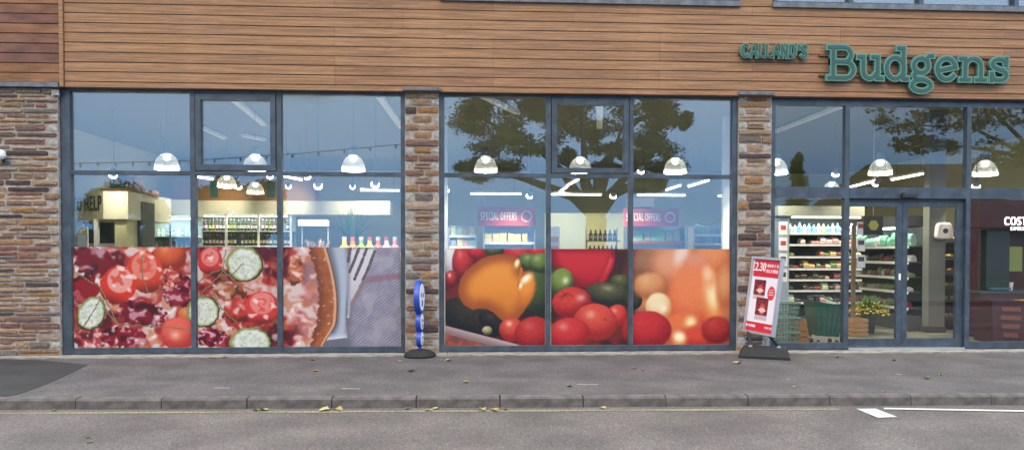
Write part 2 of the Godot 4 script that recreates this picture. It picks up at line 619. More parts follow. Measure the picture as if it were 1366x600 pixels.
func make_ground() -> void:
	setting("ground", sheet([Vector3(-220, -0.16, -60), Vector3(220, -0.16, -60), Vector3(220, -0.16, 260), Vector3(-220, -0.16, 260)]), M.verge)
	setting("road", sheet([Vector3(-90, -0.11, kerb_z(-90) - 0.05), Vector3(90, -0.11, kerb_z(90) - 0.05), Vector3(90, -0.11, 13.0), Vector3(-90, -0.11, 8.2)]), M.road)
	var s := Shape.new()
	for i in 30:
		var x0 := -45.0 + i * 3.0
		var x1 := x0 + 3.0
		var k0 := kerb_z(x0) - 0.12
		var k1 := kerb_z(x1) - 0.12
		for j in 4:
			var a := j / 4.0
			var b := (j + 1) / 4.0
			var p := [Vector3(x0, 0, lerpf(0.2, k0, a)), Vector3(x0, 0, lerpf(0.2, k0, b)), Vector3(x1, 0, lerpf(0.2, k1, b)), Vector3(x1, 0, lerpf(0.2, k1, a))]
			for e in 4:
				p[e].y = pave_y(p[e].x, p[e].z)
			s.quad(p[0], p[3], p[2], p[1])
	setting("pavement", s.mesh(), M.pavement)
	s = Shape.new()
	s.hexa([Vector3(-90, -0.16, 15.0), Vector3(90, -0.16, 17.0), Vector3(90, 0, 17.0), Vector3(-90, 0, 15.0), Vector3(-90, -0.16, 9.0), Vector3(90, -0.16, 13.6), Vector3(90, 0, 13.6), Vector3(-90, 0, 9.0)])
	setting("pavement", s.mesh(), M.pavement)
	# relaid tarmac by the stone wall
	var pts := []
	for q: Vector2 in [Vector2(-40, 479), Vector2(0, 480), Vector2(50, 481.5), Vector2(117, 487), Vector2(98, 496), Vector2(60, 512), Vector2(25, 524), Vector2(-40, 535)]:
		var g := G(q.x, q.y, 0.015)
		pts.append(Vector3(g.x, pave_y(g.x, g.z) + 0.004, maxf(g.z, 0.26)))
	setting("tarmac_patch", sheet(pts), M.patch)
	# kerb: one stone after another
	var kerb := Node3D.new()
	kerb.name = "kerb"
	kerb.set_meta("kind", "structure")
	add_child(kerb)
	var ang := -atan(0.0272)
	var x := G(77, 541, 0).x - 0.915 * 8
	var variants := []
	for k in 4:
		s = Shape.new()
		var j := 0.004 * k
		s.hexa([Vector3(0.005, -0.16, 0.012), Vector3(0.91, -0.16, 0.012), Vector3(0.91, -0.018, 0.004), Vector3(0.005, -0.018, 0.004 - j * 0.3),
			Vector3(0.005, -0.16, -0.125), Vector3(0.91, -0.16, -0.125), Vector3(0.91, -0.018, -0.125), Vector3(0.005, -0.018, -0.125)])
		s.hexa([Vector3(0.005, -0.018, 0.004 - j * 0.3), Vector3(0.91, -0.018, 0.004), Vector3(0.905, 0.004, -0.014), Vector3(0.01, 0.004 - j * 0.2, -0.014),
			Vector3(0.005, -0.018, -0.125), Vector3(0.91, -0.018, -0.125), Vector3(0.905, 0.004, -0.123), Vector3(0.01, 0.004, -0.123)])
		variants.append(s.mesh())
	for i in 26:
		var o := put("kerb_stone", variants[rng.randi() % 4], M.kerb, kerb, Vector3(x, rng.randf_range(-0.003, 0.003), kerb_z(x) + rng.randf_range(-0.004, 0.004)))
		o.rotation.y = ang
		x += 0.915
	# painted lines in the road
	var w := Shape.new()
	for i in 60:
		var a := -20.0 + i * 0.4
		var b := a + 0.4
		if b > 4.25:
			break
		var wa := 0.035 + 0.012 * sin(a * 3.1) + 0.008 * sin(a * 11.0)
		var wb := 0.035 + 0.012 * sin(b * 3.1) + 0.008 * sin(b * 11.0)
		var za := kerb_z(a) + 0.19
		var zb := kerb_z(b) + 0.19
		w.quad(Vector3(a, -0.106, za - wa), Vector3(b, -0.106, zb - wb), Vector3(b, -0.106, zb + wb), Vector3(a, -0.106, za + wa))
	setting("yellow_line", w.mesh(), M.yellow)
	var wp := func(px: float, py: float) -> Vector3: return G(px, py, -0.102)
	setting("white_line", sheet([wp.call(1143, 545), wp.call(1172, 557), wp.call(1198, 556), wp.call(1169, 544.8)]), M.white_paint)
	setting("white_line", sheet([wp.call(1180, 543.6), wp.call(1180, 545.6), wp.call(1366, 549), wp.call(1900, 560), wp.call(1900, 557), wp.call(1366, 547)]), M.white_paint)
	for q: Array in [[286, 517.5, 306], [455, 518.5, 480], [770, 513, 798], [1196, 500, 1204]]:
		var a := G(q[0], q[1], 0.005)
		var b := G(q[2], q[1] + 0.3, 0.005)
		var y := pave_y(a.x, a.z) + 0.004
		setting("paint_mark", sheet([Vector3(a.x, y, a.z - 0.02), Vector3(b.x, y, b.z - 0.018), Vector3(b.x, y, b.z + 0.016), Vector3(a.x, y, a.z + 0.02)]), M.worn_paint)
	# pale concrete strip along the foot of the front, in slabs
	var strip := Node3D.new()
	strip.name = "concrete_strip"
	strip.set_meta("kind", "structure")
	add_child(strip)
	x = -8.2
	while x < 11.0:
		var l := rng.randf_range(0.85, 1.1)
		part_box("slab", Vector3(x + 0.003, -0.05, -0.25), Vector3(x + l - 0.003, 0.046 + rng.randf_range(-0.003, 0.002), 0.285 + rng.randf_range(-0.006, 0.006)), M.strip, strip)
		x += l


# ------------------------------------------------------------------ the shop building
func plank(x0: float, x1: float, y0: float, y1: float, z: float, m: Material, parent: Node) -> void:
	var s := Shape.new()
	var t := 0.02
	var c := 0.005
	z += rng.randf_range(-0.0015, 0.0015)
	s.hexa([Vector3(x0, y0, z - c), Vector3(x1, y0, z - c), Vector3(x1, y0 + c, z), Vector3(x0, y0 + c, z), Vector3(x0, y0, z - t), Vector3(x1, y0, z - t), Vector3(x1, y0 + c, z - t), Vector3(x0, y0 + c, z - t)])
	s.hexa([Vector3(x0, y0 + c, z), Vector3(x1, y0 + c, z), Vector3(x1, y1, z - 0.004), Vector3(x0, y1, z - 0.004), Vector3(x0, y0 + c, z - t), Vector3(x1, y0 + c, z - t), Vector3(x1, y1, z - t), Vector3(x0, y1, z - t)])
	put("plank", s.mesh(), m, parent)

func stone_meshes() -> Array:
	var out := []
	var r := RandomNumberGenerator.new()
	r.seed = 5
	for k in 10:
		var s := Shape.new()
		var ring := [Vector2(-0.5, -0.36), Vector2(-0.46, -0.5), Vector2(0.0, -0.5), Vector2(0.46, -0.5), Vector2(0.5, -0.36), Vector2(0.5, 0.3), Vector2(0.45, 0.5), Vector2(0.05, 0.5), Vector2(-0.46, 0.5), Vector2(-0.5, 0.34)]
		var f := []
		var b := []
		for q: Vector2 in ring:
			var p := q * Vector2(r.randf_range(0.97, 1.0), r.randf_range(0.92, 1.0))
			b.append(Vector3(p.x, p.y, -0.5))
			f.append(Vector3(p.x * 0.975, p.y * 0.9, r.randf_range(0.2, 0.42)))
		var mid := Vector3(r.randf_range(-0.2, 0.2), r.randf_range(-0.1, 0.1), 0.5)
		for i in ring.size():
			var j := (i + 1) % ring.size()
			s.tri(mid, f[j], f[i])
			s.quad(f[i], f[j], b[j], b[i])
		out.append(s.mesh())
	return out

var stone_shapes := []
var spare := []          # small stones beyond the count of single ones

func stone(x0: float, x1: float, y0: float, y1: float, zf: float, m: Material, parent: Node) -> void:
	var o := put("stone", stone_shapes[rng.randi() % stone_shapes.size()], m, parent, Vector3((x0 + x1) * 0.5, (y0 + y1) * 0.5, zf - 0.02 + rng.randf_range(-0.012, 0.012)))
	o.scale = Vector3(x1 - x0, y1 - y0, 0.07)

func stone_tone() -> Material:
	var k: int = [0, 0, 1, 2, 2, 3, 4, 10, 5, 6, 6, 7, 8, 9, 10, 10, 5, 11, 5, 1][rng.randi() % 20]
	return M.stones[k]

func make_pier(x0: float, x1: float, y1: float) -> void:
	var pier := group_node("stone_pier", shop)
	part_box("mortar", Vector3(x0, 0.02, -0.22), Vector3(x1, y1, 0.032), M.mortar, pier)
	var y := 0.035
	var full := true
	while y < y1 - 0.05:
		var h := rng.randf_range(0.075, 0.125) if full else rng.randf_range(0.11, 0.145)
		h = minf(h, y1 - y - 0.008)
		if full:
			if rng.randf() < 0.3:
				var c := lerpf(x0, x1, rng.randf_range(0.3, 0.7))
				stone(x0 + 0.004, c - 0.006, y, y + h, 0.045, stone_tone(), pier)
				stone(c + 0.006, x1 - 0.004, y, y + h, 0.045, stone_tone(), pier)
			elif rng.randf() < 0.3:
				stone(x0 + 0.004, x1 - 0.02, y, y + h * 0.48, 0.045, stone_tone(), pier)
				stone(x0 + 0.015, x1 - 0.004, y + h * 0.54, y + h, 0.045, stone_tone(), pier)
			else:
				stone(x0 + 0.002, x1 - 0.002, y, y + h, 0.05, stone_tone(), pier)
		else:
			var a := x0 + rng.randf_range(0.1, 0.15)
			var b := x1 - rng.randf_range(0.08, 0.13)
			stone(x0 + 0.002, a - 0.008, y, y + h, 0.03, M.quoin, pier)
			stone(b + 0.008, x1 - 0.002, y, y + h, 0.03, M.quoin, pier)
			if rng.randf() < 0.4:
				stone(a, b, y + 0.008, y + h * 0.45, 0.042, stone_tone(), pier)
				stone(a + 0.02, b - 0.01, y + h * 0.55, y + h, 0.042, stone_tone(), pier)
			else:
				stone(a + 0.004, b - 0.004, y + 0.012, y + h - 0.012, 0.045, stone_tone(), pier)
		y += h + 0.007
		full = not full if rng.randf() < 0.9 else full

func make_stone_wall() -> void:
	var wall := group_node("stone_wall", shop)
	part_box("mortar", Vector3(-9.0, 0.02, -0.22), Vector3(-6.075, 3.985, 0.052), M.mortar, wall)
	var y := 0.03
	var alt := false
	var rest := Shape.new()
	while y < 3.94:
		var h: float = [0.05, 0.06, 0.07, 0.085, 0.105][rng.randi() % 5]
		h = minf(h, 3.975 - y)
		var x := -6.07 - (rng.randf_range(0.0, 0.012))
		if alt:
			var l := rng.randf_range(0.1, 0.17)
			stone(x - l, x, y, y + h, 0.045, M.quoin, wall)
			x -= l + 0.012
		alt = not alt
		var lim := -6.95
		while x > lim:
			var l := rng.randf_range(0.14, 0.62)
			if h > 0.09 and rng.randf() < 0.35:
				stone(x - l, x, y, y + h * 0.45, 0.062, stone_tone(), wall)
				stone(x - l, x, y + h * 0.55, y + h, 0.062, stone_tone(), wall)
			else:
				stone(x - l, x, y + rng.randf_range(0, 0.01), y + h - rng.randf_range(0, 0.012), 0.066, stone_tone(), wall)
			x -= l + rng.randf_range(0.008, 0.02)
		while x > -8.8:
			var l := rng.randf_range(0.2, 0.6)
			rest.span(Vector3(x - l, y, 0.02), Vector3(x, y + h, 0.06 + rng.randf_range(-0.008, 0.008)))
			x -= l + 0.014
		y += h + rng.randf_range(0.008, 0.016)
	var far := put("stonework", rest.mesh(), M.stones[0], wall)
	far.set_meta("kind", "stuff")

func pane(a: Vector3, b: Vector3, m: Material, parent: Node, double := true) -> void:
	var s := Shape.new()
	s.span(Vector3(a.x, a.y, a.z - 0.006), Vector3(b.x, b.y, a.z))
	if double:
		s.span(Vector3(a.x, a.y, a.z - 0.028), Vector3(b.x, b.y, a.z - 0.022))
	put("pane", s.mesh(), m, parent)

func make_bay(xl: float, xr: float, m1: Vector2, m2: Vector2, gl: float, gr: float, s0: Vector2, s1: Vector2) -> void:
	var win := group_node("window", shop)
	var s := Shape.new()
	var yb := 0.058
	var ty0 := 2.735
	var ty1 := 2.793
	s.span(Vector3(xl, yb, -0.11), Vector3(gl, 4.0, 0.0))
	s.span(Vector3(gr, yb, -0.11), Vector3(xr, 4.0, 0.0))
	for m: Vector2 in [m1, m2]:
		s.span(Vector3(m.x, yb, -0.11), Vector3(m.y, 4.0, 0.0))
	var ed := [gl, m1.x, m1.y, m2.x, m2.y, gr]
	for k in 3:
		s.span(Vector3(ed[k * 2], yb, -0.105), Vector3(ed[k * 2 + 1], 0.138, -0.004))
		s.span(Vector3(ed[k * 2], 3.962, -0.105), Vector3(ed[k * 2 + 1], 4.0, -0.004))
		s.span(Vector3(ed[k * 2], ty0, -0.105), Vector3(ed[k * 2 + 1], ty1, -0.004))
	put("frame", s.mesh(), M.grey, win)
	var sash := Shape.new()
	var o0 := Vector2(m1.y + 0.012, 2.808)
	var o1 := Vector2(m2.x - 0.012, 3.95)
	sash.span(Vector3(o0.x, o0.y, -0.09), Vector3(s0.x, o1.y, 0.014))
	sash.span(Vector3(s1.x, o0.y, -0.09), Vector3(o1.x, o1.y, 0.014))
	sash.span(Vector3(s0.x, o0.y, -0.088), Vector3(s1.x, s0.y, 0.011))
	sash.span(Vector3(s0.x, s1.y, -0.088), Vector3(s1.x, o1.y, 0.011))
	put("opening_sash", sash.mesh(), M.grey, win)
	var zg := -0.045
	for k in 3:
		pane(Vector3(ed[k * 2] - 0.01, 0.13, zg), Vector3(ed[k * 2 + 1] + 0.01, ty0 + 0.01, zg), M.glass_coated, win)
		if k != 1:
			pane(Vector3(ed[k * 2] - 0.01, ty1 - 0.01, zg), Vector3(ed[k * 2 + 1] + 0.01, 3.97, zg), M.glass_coated, win)
	pane(Vector3(s0.x - 0.01, s0.y - 0.01, -0.03), Vector3(s1.x + 0.01, s1.y + 0.01, -0.03), M.glass_coated, win)

func make_building() -> void:
	shop = thing("shop_building", "timber clad shop building with stone piers and tall grey framed windows", "building")
	stone_shapes = stone_meshes()
	# shell
	var s := Shape.new()
	s.span(Vector3(-9.0, 4.0, -0.3), Vector3(13.0, 5.36, 0.0885))
	s.span(Vector3(-9.0, 5.36, -0.3), Vector3(-0.42, 7.4, 0.085))
	s.span(Vector3(4.13, 5.36, -0.3), Vector3(4.685, 7.4, 0.085))
	s.span(Vector3(-0.42, 6.9, -0.3), Vector3(4.13, 7.4, 0.085))
	s.span(Vector3(4.685, 6.9, -0.3), Vector3(13.0, 7.4, 0.085))
	put("wall", s.mesh(), M.backing, shop)
	s = Shape.new()
	s.span(Vector3(-9.0, 0.0, -14.2), Vector3(-8.8, 7.4, -0.3))
	s.span(Vector3(13.0, 0.0, -14.2), Vector3(13.2, 7.4, 0.0))
	s.span(Vector3(-8.8, 0.0, -14.2), Vector3(13.0, 7.4, -14.0))
	put("inner_wall", s.mesh(), M.wall_in, shop)
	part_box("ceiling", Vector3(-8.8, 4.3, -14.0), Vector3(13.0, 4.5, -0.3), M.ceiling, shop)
	part_box("roof", Vector3(-9.2, 7.4, -14.3), Vector3(13.3, 7.6, 0.2), M.flashing, shop)
	# boards
	var clad := group_node("cladding", shop)
	var holes := [Vector2(-0.44, 4.15), Vector2(4.66, 12.9)]
	plank(-5.94, 13.0, 4.0, 4.077, 0.108, M.woods[0], clad)
	var seams := [-4.6, -2.02, -1.0, 0.35, 1.57, 2.9, 4.35, 5.75, 7.1, 8.4, 9.8, 11.3]
	for row in 14:
		var y0 := 4.085 + row * 0.1432
		var cuts := [-5.94]
		for q: float in seams:
			if q - cuts[-1] > 2.3 and rng.randf() < 0.55 and 13.0 - q > 1.0:
				cuts.append(q)
		cuts.append(13.0)
		for i in cuts.size() - 1:
			var m: Material = M.woods[rng.randi() % M.woods.size()]
			var parts := [Vector2(cuts[i] + 0.0015, cuts[i + 1] - 0.0015)]
			if y0 + 0.134 > 5.39:
				for hole: Vector2 in holes:
					var nx := []
					for q: Vector2 in parts:
						if hole.x > q.x:
							nx.append(Vector2(q.x, minf(q.y, hole.x)))
						if hole.y < q.y:
							nx.append(Vector2(maxf(q.x, hole.y), q.y))
					parts = nx
			for q: Vector2 in parts:
				if q.y - q.x > 0.02:
					plank(q.x, q.y, y0, y0 + 0.134, 0.11, m, clad)
	part_box("corner_trim", Vector3(-6.005, 4.0, 0.085), Vector3(-5.95, 6.2, 0.135), M.woods[4], clad)
	for row in 14:
		var y0 := 4.058 + row * 0.1432
		plank(-9.0, -6.012, y0, y0 + 0.134, 0.118, M.dark_woods[[2, 4, 1, 1, 3, 4, 1, 0, 2][row % 9]], clad)
	# stonework and metal cappings
	make_stone_wall()
	make_pier(-0.985, -0.47, 4.0)
	make_pier(4.17, 4.7, 4.0)
	for q: Array in [[-1.005, -0.435], [4.135, 4.7]]:
		part_box("capping", Vector3(q[0], 4.012, 0.03), Vector3(q[1], 4.056, 0.15), M.flashing, shop)
	part_box("capping", Vector3(-9.0, 3.99, 0.03), Vector3(-6.02, 4.052, 0.15), M.flashing, shop)
	part_box("vent_plate", P(67.5, 119.5, 0.1), P(78.5, 127.5, 0.07), M.quoin, shop)
	# ground floor glazing
	make_bay(-6.06, -0.985, Vector2(-4.19, -4.118), Vector2(-2.912, -2.842), -5.932, -1.052, Vector2(-4.026, 2.893), Vector2(-3.003, 3.856))
	make_bay(-0.47, 4.17, Vector2(1.174, 1.246), Vector2(2.465, 2.53), -0.392, 4.088, Vector2(1.342, 2.883), Vector2(2.372, 3.85))
	make_entrance()
	# windows of the floor above
	for q: Array in [[-0.415, 4.13, [1.1, 2.6]], [4.69, 12.88, [5.92, 7.05, 8.6, 10.2]]]:
		var win := group_node("window", shop)
		s = Shape.new()
		s.span(Vector3(q[0], 5.435, -0.05), Vector3(q[0] + 0.06, 6.9, 0.1))
		s.span(Vector3(q[1] - 0.06, 5.435, -0.05), Vector3(q[1], 6.9, 0.1))
		for m: float in q[2]:
			s.span(Vector3(m - 0.035, 5.435, -0.05), Vector3(m + 0.035, 6.9, 0.096))
		s.span(Vector3(q[0], 5.436, -0.05), Vector3(q[1], 5.47, 0.09))
		put("frame", s.mesh(), M.grey, win)
		part_box("sill", Vector3(q[0] - 0.03, 5.36, -0.05), Vector3(q[1] + 0.03, 5.435, 0.15), M.flashing, win)
		pane(Vector3(q[0] + 0.05, 5.43, 0.04), Vector3(q[1] - 0.05, 6.9, 0.04), M.glass_coated, win)
		part_box("dark_backing", Vector3(q[0] + 0.05, 5.44, -0.28), Vector3(q[1] - 0.05, 6.9, -0.25), M.grey_dark, win)  # dark sheet standing in for the unlit room behind the glass

func make_entrance() -> void:
	var win := group_node("window", shop)
	var s := Shape.new()
	s.span(Vector3(4.7, 0.058, -0.11), Vector3(4.775, 3.96, 0.0))
	for q: Array in [[5.9, 5.973, 0.058], [7.885, 7.958, 0.058], [10.0, 10.073, 0.058], [12.0, 12.07, 0.058], [12.93, 13.0, 0.058]]:
		s.span(Vector3(q[0], q[2], -0.11), Vector3(q[1], 3.96, 0.0))
	var ed := [4.775, 5.9, 5.973, 7.885, 7.958, 10.0, 10.073, 12.0, 12.07, 12.93]
	for k in 5:
		s.span(Vector3(ed[k * 2], 3.888, -0.105), Vector3(ed[k * 2 + 1], 3.96, -0.004))
		s.span(Vector3(ed[k * 2], 2.44, -0.2), Vector3(ed[k * 2 + 1], 2.612, 0.006))
		if k != 1:
			s.span(Vector3(ed[k * 2], 0.058, -0.105), Vector3(ed[k * 2 + 1], 0.158, -0.004))
	s.span(Vector3(4.7, 3.965, -0.1), Vector3(13.0, 4.0, -0.02))
	put("frame", s.mesh(), M.grey, win)
	for k in 5:
		pane(Vector3(ed[k * 2] - 0.01, 2.6, -0.045), Vector3(ed[k * 2 + 1] + 0.01, 3.9, -0.045), M.glass, win, false)
		if k != 1:
			pane(Vector3(ed[k * 2] - 0.01, 0.15, -0.045), Vector3(ed[k * 2 + 1] + 0.01, 2.45, -0.045), M.glass, win, false)
	for q: Array in [[5.975, 6.876], [6.88, 7.883]]:
		var door := group_node("sliding_door", shop)
		s = Shape.new()
		var l: float = q[0]
		var r: float = q[1]
		var sl := 0.035 if l < 6.5 else 0.085
		var sr := 0.085 if l < 6.5 else 0.11
		s.span(Vector3(l, 0.085, -0.12), Vector3(l + sl, 2.385, -0.06))
		s.span(Vector3(r - sr, 0.085, -0.12), Vector3(r, 2.385, -0.06))
		s.span(Vector3(l + sl, 0.085, -0.118), Vector3(r - sr, 0.215, -0.063))
		s.span(Vector3(l + sl, 2.315, -0.118), Vector3(r - sr, 2.385, -0.063))
		put("frame", s.mesh(), M.grey, door)
		pane(Vector3(l + sl - 0.01, 0.205, -0.085), Vector3(r - sr + 0.01, 2.325, -0.085), M.glass, door, false)
		if l < 6.5:
			part_box("lock", Vector3(r - 0.055, 1.15, -0.06), Vector3(r - 0.025, 1.25, -0.045), M.white, door)
	part_box("door_header", Vector3(5.975, 2.388, -0.16), Vector3(7.883, 2.438, -0.07), M.grey_dark, shop)
	part_box("threshold", Vector3(5.98, 0.047, -0.14), Vector3(7.88, 0.075, 0.02), M.steel, shop)
	s = Shape.new()
	s.span(Vector3(6.8, 2.455, 0.008), Vector3(7.05, 2.505, 0.07))
	s.span(Vector3(6.82, 2.505, 0.008), Vector3(6.86, 2.53, 0.05))
	put("door_sensor", s.mesh(), M.black, shop)


# ------------------------------------------------------------------ the inside of the shop
func make_pendant() -> Node3D:
	var t := thing("pendant_lamp", "clear domed pendant lamp hanging in a row along the shop window", "lamp", "pendant lamps along the windows")
	var s := Shape.new()
	s.lathe(Vector3.ZERO, [Vector2(0.215, 0.0), Vector2(0.21, 0.06), Vector2(0.19, 0.13), Vector2(0.15, 0.2), Vector2(0.085, 0.25), Vector2(0.06, 0.26)], 20)
	put("dome", s.mesh(), M.acrylic, t)
	s = Shape.new()
	s.lathe(Vector3.ZERO, [Vector2(0.2, 0.004), Vector2(0.222, 0.004), Vector2(0.222, -0.028), Vector2(0.2, -0.028), Vector2(0.2, 0.004)], 20)
	put("rim", s.mesh(), M.rim_glow, t)
	s = Shape.new()
	s.lathe(Vector3(0, 0.14, 0), [Vector2(0.0, 0.0), Vector2(0.045, 0.015), Vector2(0.06, 0.05), Vector2(0.055, 0.09), Vector2(0.0, 0.11)], 10)
	put("bulb", s.mesh(), M.bulb, t)
	s = Shape.new()
	s.lathe(Vector3(0, 0.262, 0), [Vector2(0.0, 0.0), Vector2(0.085, 0.0), Vector2(0.085, 0.13), Vector2(0.06, 0.16), Vector2(0.0, 0.16)], 12)
	put("gear_housing", s.mesh(), M.housing, t)
	s = Shape.new()
	s.tube([Vector3(0, 0.42, 0), Vector3(0, 1.22, 0)], [0.005, 0.005], 6)
	put("rod", s.mesh(), M.housing, t)
	var l := SpotLight3D.new()
	l.name = "lamp_light"
	l.position = Vector3(0, 0.135, 0)
	l.rotation.x = -PI / 2
	l.spot_angle = 76.0
	l.spot_angle_attenuation = 0.6
	l.light_color = Color(1.0, 0.96, 0.82)
	l.light_energy = 4.6
	l.light_size = 0.06
	l.spot_range = 14.0
	l.spot_attenuation = 2.0
	l.shadow_enabled = true
	t.add_child(l)
	return t

func make_tube(a: Vector3, b: Vector3, label: String, energy := 2.2) -> void:
	var t := thing("tube_light", label, "light", "tube lights on the shop ceiling", (a + b) * 0.5)
	var d := b - a
	t.basis = Basis.looking_at(-d.cross(Vector3.UP).normalized(), Vector3.UP)
	var l := d.length()
	var s := Shape.new()
	s.box(Vector3(0, 0.045, 0), Vector3(l, 0.05, 0.09))
	put("fitting", s.mesh(), M.white, t)
	s = Shape.new()
	s.tube([Vector3(-l * 0.49, 0, 0), Vector3(l * 0.49, 0, 0)], [0.02, 0.02], 8)
	put("tube", s.mesh(), M.tube_glow, t)
	for x: float in [-0.35, 0.35]:
		s = Shape.new()
		s.tube([Vector3(x * l, 0.07, 0), Vector3(x * l, 4.3 - t.position.y, 0)], [0.006, 0.006], 5)
		put("hanger", s.mesh(), M.housing, t)
	var k := AreaLight3D.new()
	k.name = "tube_glow"
	k.area_size = Vector2(l * 0.96, 0.05)
	k.position = Vector3(0, -0.03, 0)
	k.rotation.x = -PI / 2
	k.light_color = Color(1.0, 0.99, 0.86)
	k.light_energy = energy
	k.area_range = 16.0
	k.shadow_enabled = true
	t.add_child(k)

func make_spot(at: Vector3, aim: Vector3, label: String, energy := 4.0) -> void:
	var t := thing("track_spotlight", label, "spotlight", "small spotlights under the shop ceiling", at)
	var s := Shape.new()
	var d := aim.normalized()
	s.tube([-d * 0.16, -d * 0.02], [0.055, 0.06], 10)
	put("can", s.mesh(), M.housing, t)
	s = Shape.new()
	s.tube([-d * 0.02, d * 0.012, d * 0.035], [0.072, 0.074, 0.045], 12)
	put("lens", s.mesh(), M.bulb, t)
	s = Shape.new()
	s.tube([-d * 0.1, Vector3(-d.x * 0.1, 4.3 - at.y, -d.z * 0.1)], [0.01, 0.01], 5)
	put("stem", s.mesh(), M.housing, t)
	var l := SpotLight3D.new()
	l.name = "spot_beam"
	l.position = d * 0.03
	l.basis = Basis.looking_at(d, Vector3.RIGHT)
	l.spot_angle = 38.0
	l.spot_range = 14.0
	l.spot_attenuation = 2.0
	l.light_color = Color(1.0, 0.96, 0.82)
	l.light_energy = energy
	l.light_size = 0.05
	l.shadow_enabled = true
	t.add_child(l)

func text_on(called: String, words: String, h: float, at: Vector3, b: Basis, m: Material, parent: Node, bold := true, stretch := 1.0) -> MeshInstance3D:
	var f := SystemFont.new()
	f.font_names = PackedStringArray(["Droid Sans"])
	f.font_weight = 700 if bold else 400
	var t := TextMesh.new()
	t.text = words
	t.font = f
	t.font_size = 64
	t.pixel_size = h / 46.0
	t.depth = 0.004
	t.curve_step = 2.0
	var o := put(called, t, m, parent, at)
	if stretch > 3.0:      # fit to a width given in hundredths of a metre
		stretch = stretch / 100.0 / t.get_aabb().size.x
	o.basis = b.scaled_local(Vector3(stretch, 1, 1))
	return o

func make_inside() -> void:
	M.rim_glow = glow(Color(1, 1, 0.95), 0.75)
	M.housing = mat(Color(0.2, 0.22, 0.23), 0.5)
	setting("shop_floor", sheet([Vector3(-8.8, 0.042, -0.12), Vector3(13.0, 0.042, -0.12), Vector3(13.0, 0.042, -14.0), Vector3(-8.8, 0.042, -14.0)]), M.floor_in)
	# lamps
	var first := make_pendant()
	var spots := []
	for px: Array in [[222, 225], [340, 226], [471, 229], [648, 231], [774, 231], [901, 233], [1036, 234], [1175, 236], [1315, 237]]:
		spots.append(P(px[0], px[1], -2.5))
	for k in spots.size():
		spots[k].y = 3.1
	first.position = spots[0]
	for k in range(1, spots.size()):
		copy_of(first, spots[k])
	for px: Array in [[302, -6.3], [340, -8.2], [560, -6.3], [1110, -7.0]]:
		var p := P(px[0], 240, px[1])
		p.y = 3.1
		var o := copy_of(first, p)
		o.set_meta("label", "clear domed pendant lamp hanging deeper inside, behind the window row")
		o.set_meta("group", "pendant lamps deeper inside the shop")
	for q: Array in [[480, 533, 254], [627, 696, 258.5], [735, 803, 259.5], [850, 915, 260.5], [958, 1010, 261.5]]:
		var a := P(q[0], q[2], -9.6)
		var b := P(q[1], q[2], -9.6)
		make_tube(a, b, "long white tube light hung across the back of the shop", 2.6)
	for q: Array in [[889, 253.5, 908, 247.5], [919, 249, 946, 240.5], [744, 258, 757, 249], [757, 247.5, 772, 239.5], [1133, 250, 1170, 241], [1190, 240, 1236, 231], [262, 236, 283, 239], [378, 235, 402, 240]]:
		var y := 3.32
		var a := G(q[0], q[1], y)
		var b := G(q[2], q[3], y)
		make_tube(a, b, "short tube light slanting away from the windows under the ceiling", 0.9)
	for q: Array in [[410, 237, -5.5], [423, 249, -6.5], [360, 236, -6.0], [595, 254, -6.0], [706, 262, -5.0], [855, 229, -4.0], [818, 262, -4.6], [1115, 233, -4.0], [1168, 246, -6.0], [318, 250, -7.0]]:
		make_spot(P(q[0], q[1], q[2]), Vector3(rng.randf_range(-0.4, 0.3), -1.0, rng.randf_range(-1.1, -0.5)), "small bright spotlight on a stem below the shop ceiling")
	for q: Array in [[150, 246, -3.5, 145, 275, -4.2], [215, 240, -4.8, 235, 282, -7.6], [300, 246, -8.6, 300, 277, -9.9], [384, 246, -8.6, 386, 277, -9.9], [470, 247, -8.6, 470, 277, -9.9]]:
		var p := P(q[0], q[1], q[2])
		p.y = 3.06 if q[2] > -4.0 else 3.3
		make_spot(p, P(q[3], q[4], q[5]) - p, "small unseen spotlight placed to light the cream fascia boards", 1.6)  # unseen lamps, placed to light the kiosk fascia and cabinet canopies
	for q: Array in [[424, 248, -1.7, 425, 318, -3.0], [500, 246, -1.7, 490, 318, -3.2]]:
		var dp := P(q[0], q[1], q[2])
		make_spot(dp, P(q[3], q[4], q[5]) - dp, "small added spotlight brightening the flower display", 3.0)  # added lamps that brighten the tub flowers and the palm
	var fs := P(1303, 249, -1.8)
	make_spot(fs, P(1284, 370, -2.95) - fs, "small spotlight placed to light the fruit rack", 3.0)  # depth and aim chosen to brighten the fruit rack
	for q: Array in [[306, 128, 352, 166], [322, 180, 352, 186], [268, 170, 300, 184], [506, 128, 536, 170], [1034, 176, 1126, 140], [800, 126, 800, 170], [640, 126, 690, 150]]:
		var a := G(q[0], q[1], 4.24)
		var b := G(q[2], q[3], 4.24)
		var tk := thing("ceiling_trunking", "white cable trunking fixed under the shop ceiling", "trunking", "cable trunking under the ceiling", (a + b) * 0.5)
		tk.basis = Basis.looking_at((b - a).normalized(), Vector3.UP)
		var l := a.distance_to(b)
		part_box("channel", Vector3(-0.06, -0.03, -l * 0.5), Vector3(0.06, 0.03, l * 0.5), M.white, tk)
		for e: float in [-0.35, 0.35]:
			part_box("bracket", Vector3(-0.07, 0.03, e * l - 0.02), Vector3(0.07, 0.06, e * l + 0.02), M.steel, tk)
	make_kiosk()
	make_back_of_shop()
	make_entrance_things()

